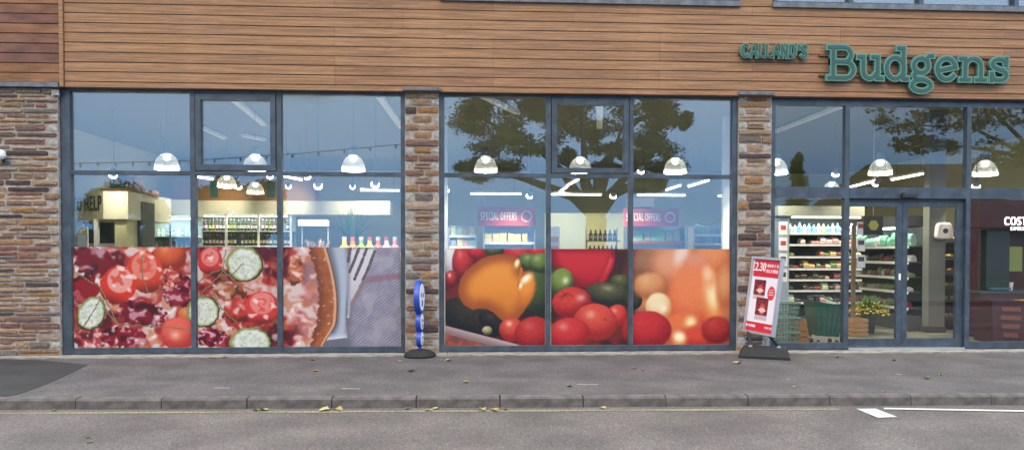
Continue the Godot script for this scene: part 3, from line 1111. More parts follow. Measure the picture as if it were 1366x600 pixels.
func make_kiosk() -> void:
	# cream service kiosk with a canted fascia
	var a := P(137, 292, -4.2)
	var c := P(170, 292, -4.2)
	var t := thing("service_kiosk", "cream service kiosk with lettered fascia behind the pizza print window", "kiosk")
	var y0 := a.y
	var y1 := P(137, 255, -4.2).y
	var b := P(95, 272, -5.2)
	var s := Shape.new()
	var f := func(p: Vector3, y: float) -> Vector3: return Vector3(p.x, y, p.z)
	var d := Vector3(c.x, 0, -6.4)
	var ring := [a, c, d, Vector3(b.x, 0, -6.6), b]
	for i in ring.size():
		var j := (i + 1) % ring.size()
		s.quad(f.call(ring[i], y0), f.call(ring[i], y1), f.call(ring[j], y1), f.call(ring[j], y0))
	for i in range(1, ring.size() - 1):
		s.tri(f.call(ring[0], y0), f.call(ring[i], y0), f.call(ring[i + 1], y0))
		s.tri(f.call(ring[0], y1), f.call(ring[i + 1], y1), f.call(ring[i], y1))
	put("fascia", s.mesh(), M.cream, t)
	var along := Vector3(a.x - b.x, 0, a.z - b.z).normalized()
	var out := along.cross(Vector3.UP).normalized() * -1.0
	if out.z < 0:
		out = -out
	text_on("lettering", "TO HELP", 0.3, (a + b) * 0.5 + Vector3(0, -(a.y + b.y) * 0.5 + y0 + 0.33, 0) + out * 0.006, Basis(along, Vector3.UP, out), M.black, t, true, 0.85)
	part_box("column", Vector3(P(152, 300, -4.3).x, 0.042, -4.9), Vector3(P(168, 300, -4.3).x, y0, -4.3), M.wall_in, t)
	part_box("column", Vector3(P(124, 300, -4.3).x, 0.042, -4.45), Vector3(P(127, 300, -4.3).x, y0, -4.3), M.white, t)
	part_box("counter", Vector3(P(110, 300, -4.4).x, 0.042, -5.0), Vector3(P(152, 300, -4.4).x, 1.75, -4.4), M.steel, t)
	part_box("back_panel", Vector3(P(110, 300, -6.2).x, 0.042, -6.3), Vector3(P(168, 300, -6.2).x, y0, -6.2), M.shelf_dark, t)
	var dr := thing("wood_shelf", "orange timber shelf carrying boxes on top of the cream kiosk", "shelf")
	part_box("board", Vector3(P(140, 250, -5.0).x, y1 + 0.002, -5.6), Vector3(P(196, 250, -5.0).x, y1 + 0.11, -4.8), M.wood_in, dr)
	var bx := thing("storage_box", "dark teal box standing on the timber shelf over the kiosk", "box")
	part_box("carton", Vector3(P(145, 250, -5.1).x, y1 + 0.112, -5.5), Vector3(P(166, 250, -5.1).x, y1 + 0.42, -5.1), mat(Color(0.02, 0.07, 0.08), 0.6), bx)
	part_box("label_plate", Vector3(P(152, 250, -5.1).x, y1 + 0.22, -5.1), Vector3(P(160, 250, -5.1).x, y1 + 0.32, -5.095), M.cream, bx)
	var bw := thing("storage_box", "orange box standing on the timber shelf over the kiosk", "box")
	part_box("carton", Vector3(P(167, 250, -5.1).x, y1 + 0.112, -5.5), Vector3(P(179, 250, -5.1).x, y1 + 0.36, -5.1), M.wood_in, bw)
	part_box("lid", Vector3(P(167, 250, -5.1).x - 0.01, y1 + 0.36, -5.51), Vector3(P(179, 250, -5.1).x + 0.01, y1 + 0.39, -5.09), M.wood_in, bw)
	# yellow notice on a stand
	var nt := thing("notice_stand", "yellow and white notice on a dark stand just inside the window", "notice")
	var p := P(108, 302, -1.6)
	var q := P(102, 328, -1.6)
	var r := P(116, 302, -1.6)
	part_box("board", Vector3(q.x, q.y - 0.15, -1.62), Vector3(r.x, p.y, -1.6), M.white, nt)
	part_box("heading", Vector3(q.x + 0.004, p.y - 0.13, -1.6), Vector3(r.x - 0.004, p.y - 0.004, -1.596), mat(Color(0.75, 0.5, 0.02), 0.5), nt)
	var st := Shape.new()
	st.tube([Vector3(p.x, 0.042, -1.63), Vector3(p.x, p.y + 0.06, -1.63)], [0.02, 0.02], 8)
	put("pole", st.mesh(), M.housing, nt)
	# open-fronted drinks cabinet running back along the side wall
	var cb := thing("drinks_cabinet", "glowing drinks cabinet with dark side running back from the cream kiosk", "cabinet")
	var n0 := P(172, 328, -4.8)
	var n1 := P(190, 328, -4.8)
	part_box("side_panel", Vector3(n0.x, 0.042, -5.4), Vector3(n1.x, P(180, 269, -4.8).y, -4.8), M.shelf_dark, cb)
	var e0 := P(190, 285, -7.6)
	var e1 := P(258, 285, -7.6)
	var top := P(220, 288, -7.6).y
	part_box("back_panel", Vector3(e0.x, 0.042, -8.2), Vector3(e1.x, top, -8.15), M.fridge_in, cb)
	part_box("canopy", Vector3(e0.x - 0.3, top, -8.3), Vector3(e1.x, top + 0.4, -7.5), M.cream, cb)
	for k in 5:
		part_box("shelf", Vector3(e0.x, 0.5 + k * 0.36, -8.15), Vector3(e1.x, 0.525 + k * 0.36, -7.7), M.shelf, cb)
	for x: float in [e0.x, (e0.x + e1.x) * 0.5, e1.x - 0.04]:
		part_box("door_frame", Vector3(x, 0.042, -7.68), Vector3(x + 0.04, top, -7.64), M.steel, cb)
	lit_strip(Vector3(e0.x + 0.1, top - 0.06, -7.75), Vector3(e1.x - 0.1, top - 0.06, -7.75), cb, 0.9)

func lit_strip(a: Vector3, b: Vector3, parent: Node3D, energy: float) -> void:
	var s := Shape.new()
	s.span(a - Vector3(0, 0.012, 0.02), b + Vector3(0, 0.012, 0.02))
	put("strip_light", s.mesh(), M.tube_glow, parent)
	var k := AreaLight3D.new()
	k.name = "strip_glow"
	k.area_size = Vector2(a.distance_to(b), 0.04)
	k.position = (a + b) * 0.5 - Vector3(0, 0.02, 0)
	k.basis = Basis.looking_at(Vector3(0, -1, -0.25), Vector3.BACK)
	if absf(a.z - b.z) > absf(a.x - b.x):
		k.basis = Basis.looking_at(Vector3(0.25, -1, 0), Vector3.RIGHT)
	k.light_color = Color(0.95, 1.0, 0.97)
	k.light_energy = energy
	k.area_range = 8.0
	k.shadow_enabled = true
	parent.add_child(k)

func make_back_of_shop() -> void:
	# run of glass-door wine fridges against the back
	var z := -9.9
	var x0 := P(258, 300, z).x
	var x1 := P(388, 300, z).x
	var t := thing("wine_fridge", "bright wine fridge with cream canopy across the back of the shop", "fridge")
	var y0 := P(320, 286, z).y
	var y1 := P(320, 268, z).y
	part_box("back_panel", Vector3(x0, 0.042, z - 0.65), Vector3(x1, y0, z - 0.6), M.fridge_in, t)
	var sy := [P(320, 327.5, z).y - 0.8, P(320, 327.5, z).y - 0.4, P(320, 327.5, z).y, P(320, 307.5, z).y]
	part_box("canopy", Vector3(x0 - 0.6, y0, z - 0.7), Vector3(P(520, 300, z).x, y1, z + 0.15), M.cream, t)
	for k in 4:
		part_box("shelf", Vector3(x0, sy[k] - 0.03, z - 0.6), Vector3(x1, sy[k], z), M.shelf, t)
	for k in 4:
		var x := lerpf(x0, x1, k / 3.0)
		part_box("door_frame", Vector3(x - 0.03, 0.042, z + 0.02), Vector3(x + 0.03, y0, z + 0.06), M.shelf, t)
	lit_strip(Vector3(x0 + 0.1, y0 - 0.05, z + 0.0), Vector3(x1 - 0.1, y0 - 0.05, z + 0.0), t, 1.1)
	var bh := thing("timber_bulkhead", "timber panelled bulkhead with pictures above the wine fridge canopy", "bulkhead")
	part_box("panel", Vector3(x0 - 0.6, y1, z - 0.6), Vector3(P(420, 260, z).x, y1 + 0.62, z - 0.05), M.wood_in, bh)
	for q: Array in [[279, 289], [355, 366]]:
		part_box("picture", Vector3(P(q[0], 255, z).x, y1 + 0.1, z - 0.05), Vector3(P(q[1], 255, z).x, y1 + 0.55, z - 0.035), mat(Color(0.03, 0.12, 0.13), 0.4), bh)
	# bottles
	var bot := bottle_mesh(Color(0.012, 0.02, 0.014), Color(0.6, 0.58, 0.5))
	var bot2 := bottle_mesh(Color(0.03, 0.05, 0.015), Color(0.55, 0.5, 0.2))
	var bot3 := bottle_mesh(Color(0.1, 0.012, 0.02), Color(0.65, 0.62, 0.58))
	for row in 2:
		var y: float = sy[row + 2] + 0.001
		var x := x0 + 0.1
		while x < x1 - 0.06:
			if rng.randf() > 0.05:
				var o := put("wine_bottle", [bot, bot, bot2, bot3][rng.randi() % 4], M.product, self, Vector3(x, y, z - rng.randf_range(0.08, 0.14)))
				o.scale = Vector3(1.1, rng.randf_range(1.0, 1.12), 1.1)
				tag(o, "dark wine bottle standing on the %s of the bright wine fridge" % ["third shelf up", "top shelf"][row], "bottle", "wine bottles on the %s" % ["third shelf", "top shelf"][row])
			x += rng.randf_range(0.092, 0.105)
	# drinks in the cabinet beside the kiosk
	var e0 := P(192, 285, -7.6).x
	var e1 := P(256, 285, -7.6).x
	for row in 3:
		var x := e0 + 0.08
		while x < e1:
			var q: Color = [Color(0.05, 0.25, 0.22), Color(0.5, 0.55, 0.5), Color(0.1, 0.2, 0.4), Color(0.3, 0.5, 0.42)][rng.randi() % 4]
			var o := put("drink_bottle", bottle_mesh(q, q.lightened(0.4), 0.22), M.product, self, Vector3(x, 0.526 + (row + 2) * 0.36, -7.85))
			tag(o, "pale drink bottle in the glowing drinks cabinet by the kiosk", "bottle", "bottles in the drinks cabinet")
			x += rng.randf_range(0.1, 0.16)
	# promotion banners on wires
	for q: Array in [[637, 715, 276, 301, -6.0, "over the cream packets"], [832, 906, 278, 301.5, -5.2, "over the bagged snacks"]]:
		var a := P(q[0], q[3], q[4])
		var b := P(q[1], q[2], q[4])
		var bn := thing("offer_banner", "red special offers banner hung on wires %s" % q[5], "banner", "special offers banners", Vector3.ZERO)
		part_box("panel", Vector3(a.x, a.y, q[4] - 0.02), Vector3(b.x, b.y, q[4]), M.red, bn)
		text_on("lettering", "SPECIAL OFFERS", (b.y - a.y) * 0.42, Vector3(lerpf(a.x, b.x, 0.36), (a.y + b.y) * 0.5, q[4] + 0.002), Basis(), M.white, bn, true, (b.x - a.x) * 62.0)
		var s := Shape.new()
		var c := Vector2(lerpf(a.x, b.x, 0.84), (a.y + b.y) * 0.5)
		var rr := (b.y - a.y) * 0.27
		var pts := []
		for k in 14:
			pts.append(c + Vector2(cos(TAU * k / 14), sin(TAU * k / 14)) * rr)
		s.ribbon(pts, 0.012, q[4] + 0.001, q[4] + 0.004, true)
		put("emblem", s.mesh(), M.white, bn)
		for x: float in [0.12, 0.88]:
			s = Shape.new()
			var wx := lerpf(a.x, b.x, x)
			s.tube([Vector3(wx, b.y - 0.01, q[4] - 0.01), Vector3(wx, 4.3, q[4] - 0.01)], [0.004, 0.004], 5)
			put("wire", s.mesh(), M.steel, bn)
	# gondola under the first banner
	gondola("end_display", "display stand of cream packets under the special offers banner", 645, 714, -6.2, [322.5], 303, Color(0.66, 0.62, 0.3), "cream packet")
	gondola("snack_display", "display of bagged snacks with a red shelf edge under the red banner", 838, 916, -5.4, [321.5], 302, Color(0.5, 0.5, 0.2), "bright snack bag")
	gondola("shelf_bay", "white shelf bay of boxed goods beside the pale post", 598, 636, -7.5, [313.5, 328], 303, Color(0.5, 0.35, 0.35), "pale boxed grocery")
	gondola("fridge_bay", "white fridge bay of wrapped goods near the pale column", 926, 964, -6.8, [312, 324], 304, Color(0.4, 0.55, 0.55), "pale wrapped food pack")
	# white posts
	for q: Array in [[592.5, 597, 252, -3.0], [965, 974, 236, -3.2]]:
		var p := thing("steel_post", "slim white post rising from floor to ceiling beside the middle window", "post", "white posts by the middle window")
		part_box("shaft", Vector3(P(q[0], 300, q[3]).x, 0.042, q[3] - 0.1), Vector3(P(q[1], 300, q[3]).x, 4.3, q[3]), M.white, p)
		part_box("base_plate", Vector3(P(q[0], 300, q[3]).x - 0.03, 0.042, q[3] - 0.13), Vector3(P(q[1], 300, q[3]).x + 0.03, 0.06, q[3] + 0.03), M.white, p)
	# wall panel and grill rack seen behind the red pepper print
	var pw := thing("partition_wall", "plain yellowish partition behind the middle pane of the vegetable window", "partition")
	part_box("panel", Vector3(P(727, 290, -11.0).x, 0.042, -11.15), Vector3(P(846, 290, -11.0).x, 2.75, -11.0), M.wall_in, pw)
	part_box("edge_post", Vector3(P(838, 290, -10.9).x, 0.042, -11.2), Vector3(P(850, 290, -10.9).x, 3.2, -10.9), M.cream, pw)
	var wr := thing("wire_rack", "grey wire rack of dark goods in front of the yellowish partition", "rack")
	var w0 := P(785, 328, -6.5)
	var w1 := P(828, 300, -6.5)
	for k in 3:
		part_box("shelf", Vector3(w0.x, 1.2 + k * 0.32, -6.9), Vector3(w1.x, 1.22 + k * 0.32, -6.5), M.shelf_dark, wr)
	for x: float in [w0.x, w1.x - 0.03]:
		part_box("upright", Vector3(x, 0.042, -6.9), Vector3(x + 0.03, 2.15, -6.86), M.steel, wr)
	for k in 7:
		var o := put("dark_jar", bottle_mesh(Color(0.05, 0.06, 0.055), Color(0.2, 0.2, 0.19), 0.2, 0.05), M.product, self, Vector3(lerpf(w0.x, w1.x, 0.08 + k * 0.135), 1.541, -6.62))
		tag(o, "grey jar on the grey wire rack before the partition", "jar", "jars on the wire rack")
	for k in 6:
		var o := put("dark_jar", bottle_mesh(Color(0.05, 0.06, 0.055), Color(0.2, 0.2, 0.19), 0.26, 0.05), M.product, self, Vector3(lerpf(w0.x, w1.x, 0.1 + k * 0.15), 1.861, -6.62))
		tag(o, "grey jar on the grey wire rack before the partition", "jar", "jars on the wire rack")
	# lit ceiling-hung box sign left of the red banner, and the snack fridge
	var fb := thing("lit_cabinet", "small bright cabinet of orange goods beside the yellowish partition", "cabinet")
	part_box("case", Vector3(P(731, 300, -8.0).x, 0.042, -8.5), Vector3(P(747, 300, -8.0).x, P(740, 302, -8.0).y, -8.0), M.white, fb)
	for k in 2:
		part_box("food_tray", Vector3(P(733, 300, -7.98).x, 1.62 + k * 0.24, -8.0), Vector3(P(745, 300, -7.98).x, 1.74 + k * 0.24, -7.94), mat(Color(0.6, 0.22, 0.05), 0.6), fb)
	var lb := thing("cream_box", "long cream carton box on top of the red banner shelf run", "box")
	part_box("carton", Vector3(P(842, 270, -7.6).x, P(860, 276, -7.6).y, -8.0), Vector3(P(873, 270, -7.6).x, P(860, 264, -7.6).y, -7.6), M.cream, lb)
	part_box("stand", Vector3(P(845, 270, -7.7).x, 0.042, -7.95), Vector3(P(870, 270, -7.7).x, P(860, 276, -7.6).y, -7.65), M.shelf_dark, lb)
	make_flower_display()

func gondola(called: String, label: String, px0: float, px1: float, z: float, rows: Array, top: float, tint: Color, item: String) -> void:
	var t := thing(called, label, "shelves")
	var x0 := P(px0, 315, z).x
	var x1 := P(px1, 315, z).x
	var yt := P(px0, top, z).y
	part_box("back_panel", Vector3(x0, 0.042, z - 0.5), Vector3(x1, yt + 0.06, z - 0.46), M.steel, t)
	for x: float in [x0, x1 - 0.03]:
		part_box("side_panel", Vector3(x, 0.042, z - 0.458), Vector3(x + 0.03, yt, z), M.steel, t)
	for py: float in rows:
		var y := P(px0, py, z).y
		part_box("shelf", Vector3(x0 + 0.031, y - 0.025, z - 0.455), Vector3(x1 - 0.031, y, z), M.shelf, t)
		part_box("price_strip", Vector3(x0 + 0.031, y - 0.06, z + 0.001), Vector3(x1 - 0.031, y, z + 0.01), M.red if called == "snack_display" else M.shelf, t)
		var x := x0 + 0.12
		while x < x1 - 0.1:
			var w := rng.randf_range(0.12, 0.18)
			var q := tint
			if called != "end_display":
				q = Color.from_hsv(rng.randf(), rng.randf_range(0.3, 0.85), rng.randf_range(0.25, 0.75)).lerp(tint, 0.35)
			var o := put(item.replace(" ", "_"), packet_mesh(q), M.product, self, Vector3(x, y + 0.001, z - 0.12))
			o.scale = Vector3(w, rng.randf_range(0.2, 0.28), 0.09)
			tag(o, "%s on the shelf of the %s" % [item, label.split(" under")[0].split(" beside")[0].split(" near")[0].split(" with")[0]], "packet", "%s rows" % item)
			x += w + 0.015

func bottle_mesh(glass: Color, label: Color, h := 0.3, r := 0.037) -> ArrayMesh:
	var s := Shape.new()
	s.col = glass
	s.lathe(Vector3.ZERO, [Vector2(0.0, 0.0), Vector2(r, 0.0), Vector2(r, h * 0.2)], 10)
	s.col = label
	s.lathe(Vector3.ZERO, [Vector2(r * 1.02, h * 0.2), Vector2(r * 1.02, h * 0.48)], 10)
	s.col = glass
	s.lathe(Vector3.ZERO, [Vector2(r, h * 0.48), Vector2(r, h * 0.6), Vector2(r * 0.4, h * 0.74), Vector2(r * 0.38, h * 0.88)], 10)
	s.col = label.darkened(0.4)
	s.lathe(Vector3.ZERO, [Vector2(r * 0.42, h * 0.88), Vector2(r * 0.42, h), Vector2(0, h)], 10)
	return s.mesh()

var packets := {}
func packet_mesh(q: Color) -> ArrayMesh:      # a filled bag, base at the origin, unit sized
	var key := "%d %d %d" % [int(q.r * 6), int(q.g * 6), int(q.b * 6)]
	if packets.has(key):
		return packets[key]
	var s := Shape.new()
	var rows := [[0.5, 0.5, 0.0, 0.35], [0.5, 0.5, 0.12, 0.5], [0.49, 0.5, 0.5, 0.5], [0.48, 0.5, 0.85, 0.3], [0.49, 0.5, 0.95, 0.05], [0.49, 0.5, 1.0, 0.05]]
	for i in rows.size() - 1:
		var a: Array = rows[i]
		var b: Array = rows[i + 1]
		s.col = q
		s.quad(Vector3(-a[0], a[2], a[3]), Vector3(-b[0], b[2], b[3]), Vector3(b[0], b[2], b[3]), Vector3(a[0], a[2], a[3]))
		s.quad(Vector3(a[0], a[2], -a[3]), Vector3(b[0], b[2], -b[3]), Vector3(-b[0], b[2], -b[3]), Vector3(-a[0], a[2], -a[3]))
		s.quad(Vector3(a[0], a[2], a[3]), Vector3(b[0], b[2], b[3]), Vector3(b[0], b[2], -b[3]), Vector3(a[0], a[2], -a[3]))
		s.quad(Vector3(-a[0], a[2], -a[3]), Vector3(-b[0], b[2], -b[3]), Vector3(-b[0], b[2], b[3]), Vector3(-a[0], a[2], a[3]))
	s.quad(Vector3(-0.5, 0, -0.35), Vector3(-0.5, 0, 0.35), Vector3(0.5, 0, 0.35), Vector3(0.5, 0, -0.35))
	packets[key] = s.mesh()
	return packets[key]

func blades(s: Shape, at: Vector3, n: int, length: float, spread: float, wd: float, cols: Array, seed_: int) -> void:
	var r := RandomNumberGenerator.new()
	r.seed = seed_
	for i in n:
		var a := r.randf() * TAU
		var out := Vector3(cos(a), 0, sin(a))
		var lean := r.randf_range(0.1, 1.0) * spread
		var l := length * r.randf_range(0.6, 1.0)
		var side := out.cross(Vector3.UP)
		s.col = cols[r.randi() % cols.size()]
		var prev := at
		var pw := wd * 0.6
		for k in 3:
			var u := (k + 1) / 3.0
			var p := at + out * lean * l * u * (0.6 + 0.4 * u) + Vector3.UP * l * (u - 0.35 * lean * u * u)
			var w: float = wd * [1.0, 0.8, 0.08][k]
			s.quad(prev - side * pw, p - side * w, p + side * w, prev + side * pw)
			prev = p
			pw = w

func make_flower_display() -> void:
	# planted tub and colourful sweets behind the fork print
	var z := -3.0
	var tb := thing("display_tub", "white rimmed tub of pink flowers behind the pizza crust print", "tub")
	var a := P(397, 301, z)
	var b := P(435, 293, z)
	part_box("rim", Vector3(a.x, a.y, z - 0.3), Vector3(b.x, b.y, z), M.cream, tb)
	for x: float in [a.x + 0.01, b.x - 0.03]:
		part_box("upright", Vector3(x, 0.042, z - 0.28), Vector3(x + 0.02, a.y, z - 0.26), M.steel, tb)
	part_box("shelf", Vector3(a.x + 0.03, 1.45, z - 0.29), Vector3(b.x - 0.03, 1.48, z), M.shelf, tb)
	var s := Shape.new()
	blades(s, Vector3(lerpf(a.x, b.x, 0.3), 1.48, z - 0.15), 60, 0.4, 0.7, 0.025, [Color(0.5, 0.25, 0.32), Color(0.6, 0.4, 0.42), Color(0.15, 0.2, 0.08)], 3)
	blades(s, Vector3(lerpf(a.x, b.x, 0.75), 1.48, z - 0.15), 50, 0.4, 0.7, 0.025, [Color(0.5, 0.2, 0.26), Color(0.62, 0.5, 0.45), Color(0.12, 0.18, 0.08)], 4)
	put("flowers", s.mesh(), M.leafy, tb)
	var pl := thing("palm_plant", "spiky dark green palm in a pot behind the fork print", "plant")
	var c := P(468, 326, -3.6)
	s = Shape.new()
	blades(s, Vector3(c.x, c.y - 0.1, -3.6), 90, 0.95, 0.75, 0.016, [Color(0.03, 0.07, 0.03), Color(0.05, 0.1, 0.045), Color(0.08, 0.13, 0.06)], 9)
	put("leaves", s.mesh(), M.leafy, pl)
	s = Shape.new()
	s.lathe(Vector3(c.x, 1.311, -3.6), [Vector2(0.0, 0.0), Vector2(0.14, 0.0), Vector2(0.19, c.y - 0.06 - 1.311), Vector2(0.0, c.y - 0.09 - 1.311)], 14)
	put("pot", s.mesh(), M.black, pl)
	var tbl := thing("sweet_table", "low white table holding the palm and bright snack tubs", "table")
	part_box("top", Vector3(P(440, 330, -3.2).x, 1.27, -3.9), Vector3(P(532, 330, -3.2).x, 1.31, -2.9), M.shelf, tbl)
	for x: float in [P(442, 330, -3.2).x, P(528, 330, -3.2).x]:
		part_box("leg", Vector3(x, 0.042, -3.5), Vector3(x + 0.05, 1.27, -3.3), M.steel, tbl)
	var cols := [Color(0.7, 0.5, 0.03), Color(0.62, 0.15, 0.05), Color(0.2, 0.35, 0.06), Color(0.66, 0.55, 0.1), Color(0.6, 0.12, 0.1), Color(0.65, 0.62, 0.58), Color(0.55, 0.2, 0.25)]
	for k in 7:
		var p := P(459 + k * 11.3, 330, -3.05)
		var o := put("snack_tub", bottle_mesh(cols[k], Color(0.7, 0.66, 0.5) if k % 2 == 0 else Color(0.6, 0.1, 0.12), 0.56, 0.11), M.product, self, Vector3(p.x, 1.311, -3.05))
		tag(o, "bright snack tub in a row on the low white table", "tub", "snack tubs by the palm")


# ------------------------------------------------------------------ what shows through the entrance
func make_entrance_things() -> void:
	# dairy chiller facing the window
	var z := -3.0
	var x0 := P(1052, 400, z).x
	var x1 := P(1150, 400, z).x
	var t := thing("dairy_chiller", "tall open chiller of milk and packets facing the entrance window", "chiller")
	var yt := P(1090, 288, z).y
	part_box("back_panel", Vector3(x0, 0.042, z - 0.62), Vector3(x1, yt, z - 0.58), M.shelf_dark, t)
	part_box("canopy", Vector3(x0 - 0.25, yt, z - 0.62), Vector3(x1, P(1090, 275, z).y, z + 0.08), mat(Color(0.3, 0.31, 0.26), 0.6), t)
	part_box("base", Vector3(x0, 0.042, z - 0.58), Vector3(x1, 0.3, z + 0.02), M.grey_dark, t)
	part_box("end_panel", Vector3(P(1038, 300, z).x, 0.042, z - 0.6), Vector3(x0 - 0.002, yt - 0.05, z + 0.03), M.steel, t)
	for k in 4:
		var a := P(1040, 296 + k * 21, z + 0.04)
		var b := P(1051, 313 + k * 21, z + 0.04)
		part_box("notice", Vector3(a.x, b.y, z + 0.031), Vector3(b.x, a.y, z + 0.036), M.white, t)
		part_box("notice", Vector3(a.x + 0.03, lerpf(b.y, a.y, 0.4), z + 0.036), Vector3(b.x - 0.03, lerpf(b.y, a.y, 0.75), z + 0.039), M.red if k < 2 else M.grey_dark, t)
	lit_strip(Vector3(x0 + 0.05, yt - 0.03, z + 0.02), Vector3(x1 - 0.05, yt - 0.03, z + 0.02), t, 1.3)
	shelves.dairy = []
	for py: float in [310.7, 325.8, 342, 358, 372.7, 387, 403]:
		var y := P(1090, py, z).y
		shelves.dairy.append(y)
		part_box("shelf", Vector3(x0, y - 0.02, z - 0.58), Vector3(x1, y, z), M.grey_dark, t)
		part_box("price_strip", Vector3(x0, y - 0.035, z + 0.001), Vector3(x1, y + 0.004, z + 0.012), M.white, t)
	shelves.dairy_x = Vector2(x0, x1)
	# shelf run going back into the shop, facing left
	var r := thing("salad_chiller", "shelf run of bagged salad and packs seen through the sliding doors", "chiller")
	var rx := 8.55
	part_box("back_panel", Vector3(rx + 0.55, 0.042, -6.4), Vector3(rx + 0.6, 2.1, -2.62), M.shelf_dark, r)
	part_box("canopy", Vector3(rx - 0.1, 2.1, -6.4), Vector3(rx + 0.6, 2.3, -2.62), M.grey_dark, r)
	part_box("base", Vector3(rx + 0.02, 0.042, -6.4), Vector3(rx + 0.549, 0.35, -2.62), M.grey_dark, r)
	for k in 5:
		var y: float = [0.5, 0.82, 1.1, 1.4, 1.71][k]
		part_box("shelf", Vector3(rx, y - 0.02, -6.4), Vector3(rx + 0.549, y, -2.64), M.grey_dark, r)
		part_box("price_strip", Vector3(rx - 0.012, y - 0.05, -6.4), Vector3(rx - 0.001, y + 0.004, -2.64), M.white, r)
	lit_strip(Vector3(rx + 0.02, 2.07, -6.2), Vector3(rx + 0.02, 2.07, -2.8), r, 0.8)
	# end column with a white dispenser
	var cx0 := P(1240, 350, -2.4).x
	var cx1 := P(1262, 350, -2.4).x
	var col := thing("grey_column", "grey boxed column between the salad shelves and the fruit rack", "column")
	part_box("shaft", Vector3(cx0, 0.042, -2.6), Vector3(cx1, 4.3, -2.4), mat(Color(0.16, 0.17, 0.16), 0.6), col)
	part_box("skirting", Vector3(cx0 - 0.02, 0.042, -2.62), Vector3(cx1 + 0.02, 0.16, -2.38), M.grey_dark, col)
	var dp := thing("wall_dispenser", "white rounded dispenser mounted on the grey column", "dispenser")
	var a := P(1248, 319, -2.38)
	var b := P(1270, 297, -2.38)
	var s := Shape.new()
	var rim := []
	var mid := Vector2((a.x + b.x) * 0.5, (a.y + b.y) * 0.5)
	for k in 24:
		var u := TAU * k / 24.0
		var e := Vector2(signf(cos(u)) * pow(absf(cos(u)), 0.45) * (b.x - a.x) * 0.5, signf(sin(u)) * pow(absf(sin(u)), 0.45) * (b.y - a.y) * 0.5)
		e.x *= 1.0 - 0.12 * e.y / ((b.y - a.y) * 0.5)
		rim.append(mid + e)
	for k in 24:
		var e: Vector2 = rim[k]
		var f: Vector2 = rim[(k + 1) % 24]
		var em := mid.lerp(e, 0.86)
		var fm := mid.lerp(f, 0.86)
		s.quad(Vector3(f.x, f.y, -2.398), Vector3(e.x, e.y, -2.398), Vector3(e.x, e.y, -2.33), Vector3(f.x, f.y, -2.33))
		s.quad(Vector3(f.x, f.y, -2.33), Vector3(e.x, e.y, -2.33), Vector3(em.x, em.y, -2.305), Vector3(fm.x, fm.y, -2.305))
		s.tri(Vector3(mid.x, mid.y, -2.3), Vector3(fm.x, fm.y, -2.305), Vector3(em.x, em.y, -2.305))
	put("cover", s.mesh(), M.white, dp)
	s = Shape.new()
	s.tube([Vector3((a.x + b.x) * 0.5, (a.y + b.y) * 0.5, -2.315), Vector3((a.x + b.x) * 0.5, (a.y + b.y) * 0.5, -2.296)], [0.055, 0.05], 14)
	put("window", s.mesh(), M.grey_dark, dp)
	# fruit rack
	var fr := thing("fruit_rack", "dark rack of yellow and orange fruit right of the grey column", "rack")
	var fx0 := P(1256, 350, -2.9).x
	var fx1 := P(1312, 350, -2.9).x
	part_box("back_panel", Vector3(fx0, 0.042, -3.5), Vector3(fx1, 2.2, -3.46), M.shelf_dark, fr)
	shelves.fruit = []
	for py: float in [321, 344, 363, 383, 401, 424]:
		var y := P(1290, py, -2.9).y
		shelves.fruit.append(y)
		part_box("shelf", Vector3(fx0, y - 0.03, -3.458), Vector3(fx1, y, -2.95), M.shelf_dark, fr)
		part_box("price_strip", Vector3(fx0, y - 0.04, -2.949), Vector3(fx1, y + 0.02, -2.94), M.grey_dark, fr)
	shelves.fruit_x = Vector2(fx0, fx1)
	# notice board hanging behind the left door
	var nb := thing("hanging_notice", "dark square notice with yellow emblem hung behind the left door", "notice")
	a = P(1153, 313, -1.2)
	b = P(1179, 288, -1.2)
	part_box("board", Vector3(a.x, a.y, -1.22), Vector3(b.x, b.y, -1.2), mat(Color(0.015, 0.025, 0.02), 0.5), nb)
	s = Shape.new()
	s.tube([Vector3((a.x + b.x) * 0.5, (a.y + b.y) * 0.5, -1.2), Vector3((a.x + b.x) * 0.5, (a.y + b.y) * 0.5, -1.194)], [0.095, 0.095], 6)
	put("emblem", s.mesh(), mat(Color(0.3, 0.32, 0.04), 0.5), nb)
	s = Shape.new()
	s.tube([Vector3((a.x + b.x) * 0.5, b.y, -1.21), Vector3((a.x + b.x) * 0.5, 4.3, -1.21)], [0.006, 0.006], 5)
	put("wire", s.mesh(), M.steel, nb)
	# timber post with leaflets
	var tp := thing("leaflet_post", "narrow timber post with white leaflets behind the left door", "post")
	part_box("post", Vector3(P(1137, 400, -2.2).x, 0.042, -2.24), Vector3(P(1142, 400, -2.2).x, P(1140, 300, -2.2).y, -2.2), mat(Color(0.2, 0.13, 0.06), 0.7), tp)
	for k in 3:
		var u := P(1144, 296 + k * 22, -2.2)
		var w := P(1156, 313 + k * 22, -2.2)
		part_box("leaflet", Vector3(u.x, w.y, -2.199), Vector3(w.x - 0.02, u.y, -2.193), M.white, tp)
		part_box("print", Vector3(u.x + 0.02, lerpf(w.y, u.y, 0.5), -2.193), Vector3(w.x - 0.04, lerpf(w.y, u.y, 0.85), -2.19), M.red if k == 0 else M.grey_dark, tp)
	make_crates_and_baskets()
	make_coffee_corner()

var shelves := {}

